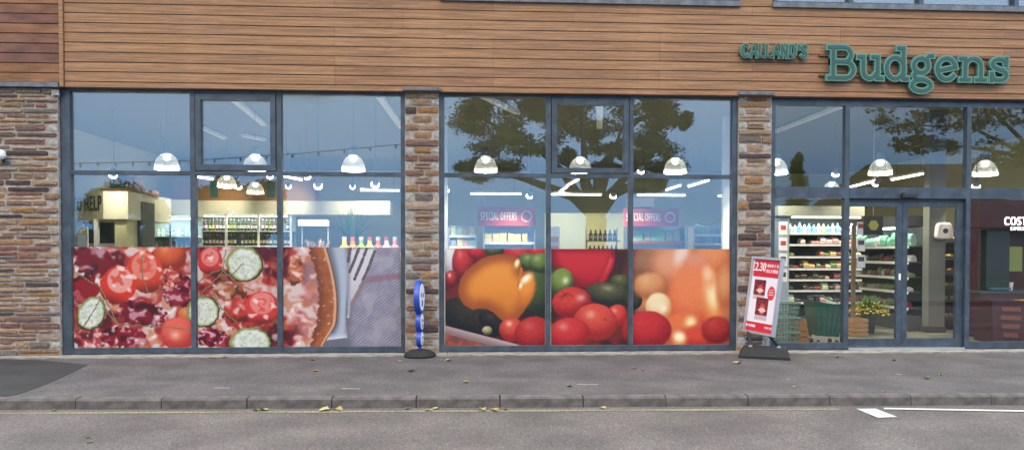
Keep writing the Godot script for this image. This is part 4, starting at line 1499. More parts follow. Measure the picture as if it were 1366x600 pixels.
func slatted_crate(at: Vector3, size: Vector3, label: String) -> void:
	var t := thing("wooden_crate", label, "crate", "", at)
	var rows := 4
	for k in rows:
		var y := size.y * (k + 0.1) / rows
		var hh := size.y * 0.8 / rows
		for zz: float in [size.z * 0.5, -size.z * 0.5]:
			part_box("slat", Vector3(-size.x * 0.5, y, zz - 0.008), Vector3(size.x * 0.5, y + hh, zz + 0.008), M.crate, t)
		for xx: float in [size.x * 0.5 - 0.009, -size.x * 0.5 + 0.009]:
			part_box("slat", Vector3(xx - 0.008, y, -size.z * 0.5 + 0.01), Vector3(xx + 0.008, y + hh, size.z * 0.5 - 0.01), M.crate, t)
	part_box("bottom", Vector3(-size.x * 0.48, 0.0, -size.z * 0.48), Vector3(size.x * 0.48, 0.012, size.z * 0.48), M.crate, t)

func basket(t: Node3D, w: float, h: float, d: float, m: Material) -> void:
	var s := Shape.new()
	var b := 0.82
	for k in 9:
		var u := k / 8.0 - 0.5
		s.tube([Vector3(u * w * b, 0, d * 0.5 * b), Vector3(u * w, h, d * 0.5)], [0.008, 0.008], 4)
		s.tube([Vector3(u * w * b, 0, -d * 0.5 * b), Vector3(u * w, h, -d * 0.5)], [0.008, 0.008], 4)
	for k in 6:
		var u := k / 5.0 - 0.5
		s.tube([Vector3(w * 0.5 * b, 0, u * d * b), Vector3(w * 0.5, h, u * d)], [0.008, 0.008], 4)
		s.tube([Vector3(-w * 0.5 * b, 0, u * d * b), Vector3(-w * 0.5, h, u * d)], [0.008, 0.008], 4)
	for k in 4:
		var f := lerpf(b, 1.0, k / 3.0)
		var y := h * k / 3.0
		var r := 0.008 if k < 3 else 0.016
		var q := [Vector3(-w * 0.5 * f, y, d * 0.5 * f), Vector3(w * 0.5 * f, y, d * 0.5 * f), Vector3(w * 0.5 * f, y, -d * 0.5 * f), Vector3(-w * 0.5 * f, y, -d * 0.5 * f)]
		for e in 4:
			s.tube([q[e], q[(e + 1) % 4]], [r, r], 5)
	put("lattice", s.mesh(), m, t)
	part_box("bottom", Vector3(-w * 0.5 * b, -0.004, -d * 0.5 * b), Vector3(w * 0.5 * b, 0.006, d * 0.5 * b), m, t)

func make_crates_and_baskets() -> void:
	for q: Array in [[1057, 1078, 456, 426, "slatted wooden crate standing left of the green shopping cart"], [1133, 1153, 448, 424, "slatted wooden crate beside the flower bucket"]]:
		var g := G((q[0] + q[1]) * 0.5, q[2], 0.042)
		var w := P(q[1], q[2], g.z).x - P(q[0], q[2], g.z).x
		slatted_crate(Vector3(g.x, 0.043, g.z), Vector3(w, P(q[0], q[3], g.z).y - 0.042, 0.3), q[4])
	# green plastic basket trolley
	var t := thing("shopping_cart", "dark green plastic basket trolley on wheels just inside the window", "trolley", "", Vector3(P(1100, 440, -0.75).x, 0.043, -0.75))
	var s := Shape.new()
	var w := 0.52
	s.hexa([Vector3(-w * 0.36, 0.16, 0.16), Vector3(w * 0.34, 0.14, 0.16), Vector3(w * 0.5, 0.66, 0.24), Vector3(-w * 0.5, 0.74, 0.24), Vector3(-w * 0.36, 0.16, -0.16), Vector3(w * 0.34, 0.14, -0.16), Vector3(w * 0.5, 0.66, -0.24), Vector3(-w * 0.5, 0.74, -0.24)])
	put("basket", s.mesh(), M.green_basket, t)
	s = Shape.new()
	for k in 6:
		var u := k / 5.0
		s.tube([Vector3(lerpf(-0.18, 0.17, u), 0.17, 0.17), Vector3(lerpf(-0.255, 0.255, u), 0.7 - 0.06 * u, 0.25)], [0.007, 0.007], 4)
	for k in 4:
		var u := (k + 0.4) / 4.0
		s.tube([Vector3(-lerpf(0.19, 0.262, u), lerpf(0.17, 0.72, u), lerpf(0.166, 0.248, u)), Vector3(lerpf(0.18, 0.262, u), lerpf(0.15, 0.65, u), lerpf(0.166, 0.248, u))], [0.007, 0.007], 4)
	put("rib", s.mesh(), M.green_basket, t)
	s = Shape.new()
	s.tube([Vector3(-0.26, 0.73, 0.0), Vector3(-0.3, 0.8, 0.0), Vector3(-0.1, 0.82, 0.0), Vector3(0.24, 0.7, 0.0)], [0.012, 0.012, 0.012, 0.012], 6)
	put("handle", s.mesh(), M.green_basket, t)
	for q: Array in [[-0.16, 0.12], [0.16, 0.12], [-0.16, -0.12], [0.16, -0.12]]:
		s = Shape.new()
		s.tube([Vector3(q[0] - 0.015, 0.045, q[1]), Vector3(q[0] + 0.015, 0.045, q[1])], [0.045, 0.045], 12)
		put("wheel", s.mesh(), M.black, t)
		part_box("bracket", Vector3(q[0] - 0.022, 0.045, q[1] - 0.008), Vector3(q[0] - 0.017, 0.18, q[1] + 0.008), M.steel, t)
	# stacked wire baskets left of it
	for k in 3:
		var b := thing("wire_basket", "pale green wire basket stacked by the pavement sign, %s" % ["lowest of three", "middle of three", "topmost of three"][k], "basket", "", Vector3(P(1047, 440, -0.6).x, 0.05 + k * 0.24, -0.6))
		basket(b, 0.4, 0.22, 0.3, mat(Color(0.12, 0.22, 0.18), 0.4))
	# flowers in a bucket
	var f := thing("flower_bucket", "black bucket of yellow flowers behind the left sliding door", "flowers", "", G(1163, 445, 0.042) + Vector3(0, 0.001, -0.1))
	s = Shape.new()
	s.lathe(Vector3.ZERO, [Vector2(0.0, 0.0), Vector2(0.1, 0.0), Vector2(0.145, 0.3), Vector2(0.15, 0.31), Vector2(0.13, 0.29), Vector2(0.0, 0.25)], 16)
	put("bucket", s.mesh(), M.black, f)
	s = Shape.new()
	blades(s, Vector3(0, 0.26, 0), 260, 0.55, 1.15, 0.013, [Color(0.05, 0.14, 0.02), Color(0.1, 0.22, 0.03), Color(0.16, 0.28, 0.05)], 12)
	put("stems", s.mesh(), M.leafy, f)
	s = Shape.new()
	var r := RandomNumberGenerator.new()
	r.seed = 3
	for k in 150:
		s.col = [Color(0.72, 0.5, 0.02), Color(0.65, 0.55, 0.05), Color(0.45, 0.42, 0.05), Color(0.6, 0.35, 0.02)][r.randi() % 4]
		var a := r.randf() * TAU
		var d := sqrt(r.randf()) * 0.37
		var c := Vector3(cos(a) * d, 0.4 + 0.2 * (1.0 - d / 0.37) + r.randf_range(-0.05, 0.05), sin(a) * d)
		s.lathe(c, [Vector2(0, -0.02), Vector2(0.027, 0.0), Vector2(0.015, 0.016), Vector2(0.0, 0.012)], 6)
	put("blooms", s.mesh(), M.leafy, f)

func make_coffee_corner() -> void:
	# maroon coffee machine surround with lit lettering
	var z := -1.5
	var t := thing("coffee_machine", "maroon coffee machine cabinet with lit white lettering by the right window", "vending machine")
	var x0 := P(1312, 380, z).x
	var x1 := x0 + 1.7
	var yc := P(1340, 388, z).y
	var yt := P(1340, 262, z).y
	part_box("back_panel", Vector3(x0, yc, z - 0.7), Vector3(x1, yt, z - 0.6), M.maroon, t)
	part_box("header", Vector3(x0, P(1340, 303, z).y, z - 0.6), Vector3(x1, yt, z - 0.1), M.maroon, t)
	part_box("worktop", Vector3(x0 - 0.03, yc - 0.04, z - 0.7), Vector3(x1, yc - 0.001, z), M.grey_dark, t)
	part_box("cupboard", Vector3(x0, 0.042, z - 0.68), Vector3(x1, yc - 0.041, z - 0.04), M.maroon, t)
	part_box("side_panel", Vector3(x0 - 0.001, yc, z - 0.6), Vector3(x0 + 0.04, P(1340, 304, z).y, z - 0.12), M.maroon, t)
	part_box("machine_body", Vector3(P(1321, 350, z).x, yc, z - 0.5), Vector3(P(1352, 350, z).x, P(1340, 308, z).y, z - 0.08), mat(Color(0.012, 0.03, 0.032), 0.3), t)
	part_box("drip_tray", Vector3(P(1323, 350, z).x, yc + 0.02, z - 0.08), Vector3(P(1350, 350, z).x, yc + 0.06, z + 0.02), mat(Color(0.02, 0.12, 0.2), 0.4), t)
	part_box("side_poster", Vector3(P(1355, 350, z).x, yc + 0.35, z - 0.2), Vector3(P(1375, 350, z).x, yc + 0.8, z - 0.19), mat(Color(0.2, 0.25, 0.06), 0.5), t)
	M.lit_letters = glow(Color(1, 1, 1), 2.2)
	var p := P(1343, 295, z - 0.09)
	text_on("lettering", "COSTA", 0.15, Vector3(p.x + 0.24, p.y, z - 0.095), Basis(), M.lit_letters, t, true, 0.85)
	text_on("lettering", "EXPRESS", 0.06, Vector3(p.x + 0.24, p.y - 0.135, z - 0.095), Basis(), M.lit_letters, t, false, 0.95)
	# cup poster and boxed goods in front
	var cup := thing("paper_cup", "white paper cup standing on the coffee counter", "cup", "", Vector3(P(1360, 376, z).x, yc, z - 0.2))
	var s := Shape.new()
	s.lathe(Vector3.ZERO, [Vector2(0.0, 0.0), Vector2(0.03, 0.0), Vector2(0.042, 0.12), Vector2(0.045, 0.125), Vector2(0.0, 0.13)], 14)
	put("cup_body", s.mesh(), M.white, cup)
	s = Shape.new()
	s.lathe(Vector3(0, 0.126, 0), [Vector2(0.047, 0.0), Vector2(0.047, 0.012), Vector2(0.04, 0.02), Vector2(0.0, 0.02)], 14)
	put("lid", s.mesh(), M.white, cup)
	var bn := thing("promotion_bin", "maroon printed cardboard bin in front of the coffee counter", "bin")
	var b0 := P(1326, 455, -0.75)
	var b1 := P(1358, 400, -0.75)
	s = Shape.new()
	s.hexa([Vector3(b0.x, 0.043, -0.75), Vector3(b1.x + 0.05, 0.043, -0.5), Vector3(b1.x + 0.08, b1.y, -0.48), Vector3(b0.x - 0.03, b1.y, -0.75), Vector3(b0.x, 0.043, -1.2), Vector3(b1.x + 0.05, 0.043, -1.2), Vector3(b1.x + 0.08, b1.y, -1.2), Vector3(b0.x - 0.03, b1.y, -1.2)])
	put("case", s.mesh(), M.maroon, bn)
	for k in 4:
		var wd: float = [0.24, 0.26, 0.22, 0.16][k]
		var y := lerpf(b1.y, 0.05, 0.2 + k * 0.2)
		s = Shape.new()
		var xm := (b0.x + b1.x) * 0.5 - 0.01
		s.hexa([Vector3(xm - wd * 0.5, y - 0.035, -0.655), Vector3(xm + wd * 0.5, y - 0.035, -0.535), Vector3(xm + wd * 0.5, y + 0.035, -0.53), Vector3(xm - wd * 0.5, y + 0.035, -0.65), Vector3(xm - wd * 0.5, y - 0.035, -0.7), Vector3(xm + wd * 0.5, y - 0.035, -0.7), Vector3(xm + wd * 0.5, y + 0.035, -0.7), Vector3(xm - wd * 0.5, y + 0.035, -0.7)])
		put("print_block", s.mesh(), mat(Color(0.16, 0.045, 0.035), 0.5), bn)
	var yb := thing("yellow_board", "yellow edged upright board beside the maroon bin", "board")
	part_box("board", Vector3(P(1362, 430, -0.6).x, 0.043, -0.75), Vector3(P(1372, 430, -0.6).x, P(1362, 400, -0.6).y, -0.6), mat(Color(0.6, 0.42, 0.01), 0.5), yb)
	part_box("foot", Vector3(P(1360, 430, -0.6).x, 0.043, -0.85), Vector3(P(1374, 430, -0.6).x, 0.07, -0.55), M.black, yb)
	var sp := thing("standing_card", "cream printed card leaning left of the maroon bin", "card")
	var c0 := P(1308, 440, -1.2)
	var c1 := P(1322, 402, -1.2)
	part_box("card", Vector3(c0.x, 0.3, -1.24), Vector3(c1.x, c1.y, -1.22), mat(Color(0.42, 0.34, 0.24), 0.6), sp)
	part_box("picture", Vector3(c0.x + 0.04, 0.4, -1.22), Vector3(c1.x - 0.05, c1.y - 0.1, -1.215), mat(Color(0.2, 0.08, 0.05), 0.5), sp)
	part_box("foot", Vector3(c0.x, 0.043, -1.35), Vector3(c1.x, 0.3, -1.245), M.black, sp)


# ------------------------------------------------------------------ goods on the entrance shelves
func crate_item(kind: int, q: Color) -> ArrayMesh:
	if kind == 0:
		return bottle_mesh(q, q.lerp(Color(0.1, 0.2, 0.5), 0.5), 0.2, 0.045)
	if kind == 1:
		return bottle_mesh(q, Color(0.65, 0.62, 0.55), 0.13, 0.04)
	return packet_mesh(q)

func make_stock() -> void:
	var dx: Vector2 = shelves.dairy_x
	var words := ["top", "second", "third", "fourth", "fifth", "sixth", "lowest"]
	for k in 7:
		var y: float = shelves.dairy[k]
		var x := dx.x + 0.06
		while x < dx.y - 0.05:
			var w := rng.randf_range(0.08, 0.14)
			var q: Color
			var o: MeshInstance3D
			if k == 0:
				q = [Color(0.72, 0.72, 0.7), Color(0.7, 0.62, 0.15), Color(0.6, 0.65, 0.7), Color(0.68, 0.7, 0.62), Color(0.2, 0.35, 0.5)][rng.randi() % 5]
				o = put("milk_bottle", bottle_mesh(q, q.lerp(Color(0.1, 0.25, 0.5), 0.4), rng.randf_range(0.16, 0.22), 0.045), M.product, self, Vector3(x, y + 0.001, -3.08))
				tag(o, "small milk bottle on the top shelf of the dairy chiller", "bottle", "milk bottles on the top shelf")
				w = 0.085
			else:
				if k == 1: q = [Color(0.68, 0.3, 0.32), Color(0.7, 0.55, 0.5), Color(0.7, 0.68, 0.62)][rng.randi() % 3]
				elif k < 4: q = [Color(0.5, 0.2, 0.1), Color(0.62, 0.55, 0.35), Color(0.25, 0.05, 0.05), Color(0.14, 0.2, 0.06), Color(0.6, 0.4, 0.15), Color(0.06, 0.04, 0.03)][rng.randi() % 6]
				else: q = [Color(0.5, 0.48, 0.42), Color(0.1, 0.12, 0.1), Color(0.55, 0.52, 0.42), Color(0.12, 0.07, 0.05), Color(0.3, 0.12, 0.05), Color(0.08, 0.14, 0.07)][rng.randi() % 6]
				if rng.randf() < 0.14:
					x += w
					continue
				o = put("food_packet", packet_mesh(q), M.product, self, Vector3(x, y + 0.001, -3.1))
				o.scale = Vector3(w, rng.randf_range(0.07, 0.16), 0.2)
				tag(o, "small food packet on the %s shelf of the dairy chiller" % words[k], "packet", "food packets on the %s dairy shelf" % words[k])
			x += w + 0.012
	for k in 5:
		var y: float = [0.5, 0.82, 1.1, 1.4, 1.71][k]
		var z := -6.2
		while z < -2.75:
			var w := rng.randf_range(0.11, 0.19)
			var q: Color = [Color(0.55, 0.56, 0.5), Color(0.2, 0.24, 0.12), Color(0.3, 0.16, 0.08), Color(0.5, 0.42, 0.24), Color(0.08, 0.06, 0.04)][rng.randi() % 5]
			if k == 4:
				q = [Color(0.3, 0.55, 0.42), Color(0.2, 0.5, 0.3), Color(0.55, 0.66, 0.55)][rng.randi() % 3]
			var o := put("food_bag", packet_mesh(q), M.product, self, Vector3(8.68, y + 0.001, z))
			o.rotation = Vector3(0, -PI / 2 + rng.randf_range(-0.2, 0.2), 0)
			o.scale = Vector3(w, rng.randf_range(0.08, 0.18) if k < 4 else rng.randf_range(0.16, 0.28), 0.12)
			tag(o, "wrapped food bag on the %s shelf of the salad run" % ["lowest", "second lowest", "middle", "second highest", "highest"][k], "bag", "food bags on the %s salad shelf" % ["lowest", "second lowest", "middle", "second highest", "highest"][k])
			z += w + 0.03
	var fx: Vector2 = shelves.fruit_x
	for k in 6:
		var y: float = shelves.fruit[k]
		var x := fx.x + 0.06
		while x < fx.y - 0.05:
			var q: Color = [Color(0.6, 0.42, 0.03), Color(0.6, 0.45, 0.05), Color(0.5, 0.2, 0.03), Color(0.42, 0.3, 0.05), Color(0.35, 0.3, 0.08), Color(0.6, 0.5, 0.05)][k]
			var s := Shape.new()
			s.col = q.lightened(rng.randf_range(0, 0.15))
			s.lathe(Vector3.ZERO, [Vector2(0, 0), Vector2(0.03, 0.01), Vector2(0.045, 0.045), Vector2(0.03, 0.08), Vector2(0.008, 0.085), Vector2(0, 0.075)], 10)
			var o := put("fruit", s.mesh(), M.product, self, Vector3(x, y + 0.001, -3.0 - rng.randf_range(0, 0.1)))
			tag(o, "round fruit on the %s shelf of the dark fruit rack" % ["top", "second", "third", "fourth", "fifth", "lowest"][k], "fruit", "fruit on the %s rack shelf" % ["top", "second", "third", "fourth", "fifth", "lowest"][k])
			x += 0.085


# ------------------------------------------------------------------ printed pictures on the lower panes
func pizza_print() -> Texture2D:
	var p := Print.new(94, 328, 535, 465, 2.6, 17)
	var rgb := func(r: float, g: float, b: float) -> Color: return Print.rgb(r, g, b)
	var dk: Color = rgb.call(84, 18, 30)
	var rd: Color = rgb.call(168, 48, 46)
	var pk: Color = rgb.call(208, 140, 132)
	var cr: Color = rgb.call(212, 190, 184)
	p.every(func(x: float, y: float) -> Color:
		var wx := x + 9.0 * p.fbm(x, y + 300, 0.03)
		var wy := y + 9.0 * p.fbm(x + 300, y, 0.03)
		var s := p.fbm(wx, wy, 0.017) + 0.2 * p.fbm(wx, wy, 0.05) + 0.06
		var q := dk.lerp(rd, smoothstep(-0.55, -0.1, s)).lerp(pk, smoothstep(-0.05, 0.2, s)).lerp(cr, smoothstep(0.2, 0.5, s))
		if x > 376:
			q = q.lerp(cr, smoothstep(376, 412, x) * 0.55)
		var orange := smoothstep(0.25, 0.5, p.fbm(x + 700, y, 0.03))
		q = q.lerp(rgb.call(190, 110, 70), orange * 0.6)
		q = q.lerp(Color(1, 0.97, 0.96), smoothstep(0.35, 0.9, p.fbm(x, y * 1.2 + 900, 0.03)) * 0.6)
		return q)
	var mar: Color = rgb.call(122, 18, 32)
	p.mottle(122, 349, 29, 21, 0.1, rgb.call(116, 14, 26), rgb.call(196, 168, 178), 0.28, 0.08)
	p.mottle(108, 384, 22, 20, 0.3, rgb.call(140, 16, 26), rgb.call(180, 90, 90), 0.4, 0.07)
	p.mottle(237, 388, 25, 22, -0.3, rgb.call(140, 28, 48), rgb.call(214, 170, 176), 0.18, 0.15)
	p.fruit(223, 340, 22, 21, 0.0, rgb.call(214, 92, 48), rgb.call(136, 40, 22), 0.25)
	p.tomato(190, 362, 24, 29, -0.2, rgb.call(208, 62, 36), rgb.call(224, 128, 112), 0.0)
	p.mottle(222, 371, 13, 17, 0.2, rgb.call(186, 70, 60), rgb.call(224, 180, 176), 0.1, 0.2)
	p.tomato(153, 380, 24, 27, 0.35, rgb.call(206, 50, 28), rgb.call(226, 150, 140), 0.0)
	p.fruit(247, 421, 14, 12, 0.0, rgb.call(214, 120, 60), rgb.call(160, 70, 40), 0.2)
	p.mottle(185, 418, 33, 18, 0.15, mar, rgb.call(206, 160, 176), 0.2, 0.12)
	p.mottle(160, 450, 34, 15, 0.1, rgb.call(130, 20, 34), rgb.call(214, 170, 170), 0.25, 0.13)
	p.mottle(114, 452, 24, 15, 0.2, rgb.call(170, 60, 60), rgb.call(226, 196, 190), 0.1, 0.15)
	p.fruit(234, 446, 24, 23, 0.0, rgb.call(226, 100, 82), rgb.call(180, 50, 40), 0.5, 0.06, -0.2, 0.1)
	p.slice_of(117, 418, 18, 24, 0.5)
	p.tomato(275, 347, 17, 19, 0.0, rgb.call(196, 48, 50), rgb.call(222, 128, 120), 11.0)
	p.mottle(301, 388, 24, 14, 0.3, rgb.call(160, 88, 52), rgb.call(216, 176, 166), 0.15, 0.12)
	p.slice_of(322, 351, 25, 24, 0.2)
	p.slice_of(266, 416, 21, 21, -0.4)
	p.mottle(276, 452, 22, 13, 0.0, rgb.call(136, 20, 44), rgb.call(220, 190, 200), 0.15, 0.2)
	p.mottle(318, 418, 28, 24, 0.2, rgb.call(182, 52, 40), rgb.call(216, 150, 140), 0.3, 0.1)
	p.tomato(346, 411, 24, 23, 0.0, rgb.call(206, 58, 50), rgb.call(226, 130, 120), 13.0)
	p.slice_of(330, 458, 29, 20, 0.0)
	p.mottle(390, 360, 12, 22, 0.0, rgb.call(176, 92, 52), rgb.call(216, 150, 120), 0.2, 0.1)
	# sprigs
	var st: Color = rgb.call(196, 190, 140)
	var sd: Color = rgb.call(104, 100, 62)
	for l: Array in [[Vector2(95, 362), Vector2(112, 372), Vector2(132, 384), Vector2(138, 402), Vector2(152, 432)], [Vector2(107, 436), Vector2(124, 408), Vector2(130, 396)], [Vector2(128, 400), Vector2(150, 432), Vector2(200, 436), Vector2(255, 441)], [Vector2(131, 410), Vector2(150, 428)],
			[Vector2(256, 398), Vector2(292, 362), Vector2(296, 330)], [Vector2(256, 378), Vector2(275, 364), Vector2(292, 357)], [Vector2(286, 366), Vector2(304, 366), Vector2(320, 350)], [Vector2(292, 358), Vector2(312, 378), Vector2(336, 388)], [Vector2(276, 386), Vector2(290, 412), Vector2(312, 432)], [Vector2(185, 340), Vector2(187, 372), Vector2(194, 390)]]:
		p.line(l, 1.0, st, sd, 1.2)
	# crust, plate, cutlery and cloth
	var inner := func(y: float) -> float: return 407.0 + 15.0 * sin((y - 328) / 137.0 * PI * 0.95) + 2.0 * p.fbm(y, 3.0, 0.1)
	var outer := func(y: float) -> float: return 431.0 + 16.5 * sin(clampf((y - 322) / 148.0, 0, 1) * PI * 0.86) - 12.0 * smoothstep(430, 465, y)
	p.every(func(x: float, y: float) -> Color:
		var a: float = inner.call(y)
		var b: float = outer.call(y)
		if x < a - 2:
			return Color(0, 0, 0, 0)
		if x < b:
			var u := (x - a) / (b - a)
			var q: Color = rgb.call(120, 62, 34).lerp(rgb.call(170, 96, 54), smoothstep(0.0, 0.55, u) * (0.8 + 0.35 * p.fbm(x, y, 0.06)))
			q = q.lerp(rgb.call(222, 176, 140), smoothstep(0.72, 0.86, u) * (1.0 - smoothstep(0.9, 0.98, u)) * 0.85)
			q = q.lerp(rgb.call(84, 36, 20), smoothstep(0.9, 1.0, u) * 0.6)
			q = q.lerp(rgb.call(230, 200, 170), smoothstep(0.62, 0.8, p.fbm(x + 33, y, 0.09)) * 0.6)
			q.a = smoothstep(a - 2, a + 1, x)
			return q
		# plate edge / knife blade
		var blade := 461.0 + 2.0 * sin((y - 330) * 0.05)
		if x < blade and y < 455 - (x - 440) * 0.12:
			var u := (x - b) / maxf(blade - b, 1.0)
			var q: Color = rgb.call(104, 112, 126).lerp(rgb.call(172, 180, 194), smoothstep(0.0, 0.5, u)).lerp(rgb.call(140, 146, 160), smoothstep(0.75, 1.0, u))
			q = q.lerp(rgb.call(214, 220, 228), smoothstep(444, 455, y) * 0.8)
			return q
		# woven cloth
		var t := sin((x * 0.9 + y * 1.15) * 1.15 + 1.5 * p.fbm(x, y, 0.04)) * 0.5 + 0.5
		var q2: Color = rgb.call(128, 124, 142).lerp(rgb.call(168, 164, 178), t * (0.75 + 0.4 * p.fbm(x, y, 0.06)))
		q2 = q2.lerp(rgb.call(186, 182, 190), smoothstep(0.0, 0.5, p.fbm(x, y + 50, 0.02)) * 0.4)
		var fold := absf(y - (376.0 - (x - 463) * 0.13))
		q2 = q2.lerp(rgb.call(142, 92, 104), (1.0 - smoothstep(2.0, 6.5, fold)) * 0.6 * smoothstep(460, 480, x))
		q2 = q2.lerp(rgb.call(74, 72, 84), (1.0 - smoothstep(0.0, 14.0, x - blade)) * 0.5)
		return q2)
	# fork: light metal with dark gaps
	p.body(PackedVector2Array([Vector2(463, 327), Vector2(503, 327), Vector2(500, 338), Vector2(487, 371), Vector2(476, 392), Vector2(466, 412), Vector2(462, 428), Vector2(461, 400)]), rgb.call(196, 194, 202), rgb.call(150, 146, 156), rgb.call(216, 214, 220), 6.0)
	for l: Array in [[Vector2(466, 327), Vector2(462, 348)], [Vector2(478, 327), Vector2(471, 345), Vector2(464, 362)], [Vector2(489, 327), Vector2(480, 350), Vector2(471, 372)], [Vector2(499, 333), Vector2(492, 352), Vector2(482, 375)]]:
		p.line(l, 2.3, rgb.call(66, 52, 52), rgb.call(104, 90, 92), 0.2)
	p.line([Vector2(484, 374), Vector2(474, 394), Vector2(464, 412)], 3.0, rgb.call(118, 96, 94), rgb.call(140, 120, 120), 0.2)
	p.line([Vector2(464, 398), Vector2(462, 424)], 2.2, rgb.call(230, 232, 236), rgb.call(160, 164, 176), 0.2)
	return p.texture()

func pepper_print() -> Texture2D:
	var p := Print.new(592, 331, 976, 463, 2.6, 29)
	var rgb := func(r: float, g: float, b: float) -> Color: return Print.rgb(r, g, b)
	p.every(func(x: float, y: float) -> Color:
		var q: Color = rgb.call(58, 26, 22).lerp(rgb.call(110, 34, 26), clampf(0.5 + p.fbm(x, y, 0.03), 0, 1))
		var far: Color = rgb.call(150, 92, 62).lerp(rgb.call(214, 124, 74), clampf(0.5 + 0.9 * p.fbm(x, y, 0.018), 0, 1))
		return q.lerp(far, smoothstep(838, 852, x)))
	p.fruit(600, 345, 10, 26, 0.0, rgb.call(226, 226, 230), rgb.call(150, 150, 156), 0.4)
	p.fruit(616, 350, 15, 26, 0.0, rgb.call(196, 44, 46), rgb.call(96, 14, 20), 0.3)
	p.fruit(635, 334, 14, 12, 0.0, rgb.call(204, 40, 44), rgb.call(120, 14, 22), 0.3)
	p.fruit(657, 332, 13, 9, 0.0, rgb.call(96, 106, 42), rgb.call(40, 44, 20), 0.3)
	p.fruit(692, 334, 22, 14, 0.0, rgb.call(206, 60, 62), rgb.call(150, 20, 30), 0.6)
	p.fruit(718, 334, 16, 10, 0.0, rgb.call(206, 44, 46), rgb.call(130, 14, 22), 0.5)
	p.fruit(600, 372, 8, 12, 0.0, rgb.call(190, 40, 44), rgb.call(90, 10, 18), 0.8)
	p.fruit(716, 388, 26, 44, 0.1, rgb.call(66, 84, 34), rgb.call(26, 30, 16), 0.05)
	p.fruit(706, 349, 17, 12, 0.2, rgb.call(98, 118, 50), rgb.call(40, 50, 22), 0.3)
	p.fruit(720, 350, 16, 14, 0.0, rgb.call(112, 132, 60), rgb.call(40, 52, 24), 0.3)
	p.body(PackedVector2Array([Vector2(731, 326), Vector2(817, 326), Vector2(820, 340), Vector2(818, 354), Vector2(808, 374), Vector2(796, 383), Vector2(784, 386), Vector2(770, 382), Vector2(752, 372), Vector2(738, 360), Vector2(731, 345)]), rgb.call(190, 30, 38), rgb.call(132, 12, 22), rgb.call(206, 48, 52), 16.0)
	p.body(PackedVector2Array([Vector2(812, 336), Vector2(819, 345), Vector2(816, 356), Vector2(806, 373), Vector2(796, 380), Vector2(802, 362)]), rgb.call(208, 52, 52), rgb.call(176, 26, 34), rgb.call(232, 100, 92), 6.0)
	p.fruit(746, 377, 17, 20, 0.2, rgb.call(122, 144, 58), rgb.call(50, 64, 24), 0.7, 0.05, 0.3, -0.2)
	# dark courgettes below the yellow pepper
	p.fruit(630, 425, 44, 26, 0.35, rgb.call(46, 40, 30), rgb.call(18, 16, 14), 0.05)
	p.fruit(655, 430, 20, 12, 0.5, rgb.call(38, 30, 26), rgb.call(16, 14, 12), 0.1)
	p.fruit(648, 442, 7, 6, 0.0, rgb.call(176, 168, 120), rgb.call(90, 84, 50), 0.4)
	# the big yellow pepper
	p.body(PackedVector2Array([Vector2(609, 387), Vector2(612, 372), Vector2(619, 361), Vector2(628, 353), Vector2(639, 345), Vector2(651, 340), Vector2(663, 338), Vector2(673, 338), Vector2(683, 340), Vector2(690, 344), Vector2(694, 353), Vector2(696, 361),
		Vector2(703, 362), Vector2(710, 369), Vector2(713, 380), Vector2(711, 391), Vector2(706, 402), Vector2(698, 416), Vector2(688, 428), Vector2(678, 432), Vector2(667, 428), Vector2(657, 418), Vector2(648, 413), Vector2(639, 412), Vector2(628, 414), Vector2(617, 407), Vector2(611, 398)]),
		rgb.call(224, 132, 40), rgb.call(158, 78, 24), rgb.call(238, 156, 58), 22.0)
	p.fruit(701, 386, 11, 23, 0.22, rgb.call(234, 146, 48), rgb.call(206, 112, 34), 0.0, 0.35)
	p.line([Vector2(694, 358), Vector2(692, 370), Vector2(689, 382)], 1.8, rgb.call(182, 98, 28), rgb.call(204, 116, 34), 0.3)
	p.fruit(701, 372, 9, 5, -0.7, rgb.call(255, 246, 226), rgb.call(248, 200, 120), 0.5, 0.5)
	p.fruit(693, 382, 2.5, 5, 0.2, rgb.call(255, 240, 210), rgb.call(244, 190, 100), 0.4, 0.5)
	p.fruit(688, 351, 3.5, 6, 0.3, rgb.call(255, 240, 210), rgb.call(244, 190, 110), 0.4, 0.6)
	# courgettes and tomatoes
	p.fruit(829, 377, 17, 11, 0.2, rgb.call(84, 84, 44), rgb.call(34, 34, 20), 0.2)
	p.fruit(812, 393, 33, 16, 0.12, rgb.call(78, 76, 44), rgb.call(28, 28, 18), 0.35, 0.05, -0.1, -0.5)
	p.fruit(843, 400, 12, 14, 0.0, rgb.call(60, 60, 38), rgb.call(24, 24, 16), 0.2)
	p.fruit(760, 404, 27, 21, -0.15, rgb.call(206, 56, 42), rgb.call(136, 18, 22), 0.5, 0.04, 0.5, -0.2)
	for a: Array in [[745, 396, 756, 392], [753, 391, 762, 396], [748, 389, 754, 398], [752, 392, 745, 401]]:
		p.line([Vector2(a[0], a[1]), Vector2(a[2], a[3])], 0.9, rgb.call(84, 54, 30), rgb.call(120, 50, 34), 0.6)
	p.fruit(823, 422, 14, 15, 0.0, rgb.call(214, 66, 52), rgb.call(150, 26, 26), 0.4)
	p.fruit(793, 431, 30, 25, 0.2, rgb.call(214, 74, 54), rgb.call(150, 30, 28), 0.4, 0.03, -0.3, -0.35)
	p.fruit(806, 427, 2, 2, 0.0, rgb.call(160, 76, 44), rgb.call(130, 56, 34), 0.0, 0.6)
	p.fruit(681, 441, 17, 16, 0.2, rgb.call(210, 74, 56), rgb.call(150, 26, 26), 0.6)
	p.fruit(712, 447, 27, 24, 0.0, rgb.call(186, 44, 38), rgb.call(126, 14, 20), 0.2)
	p.fruit(757, 447, 28, 22, 0.0, rgb.call(204, 50, 48), rgb.call(150, 20, 28), 0.35)
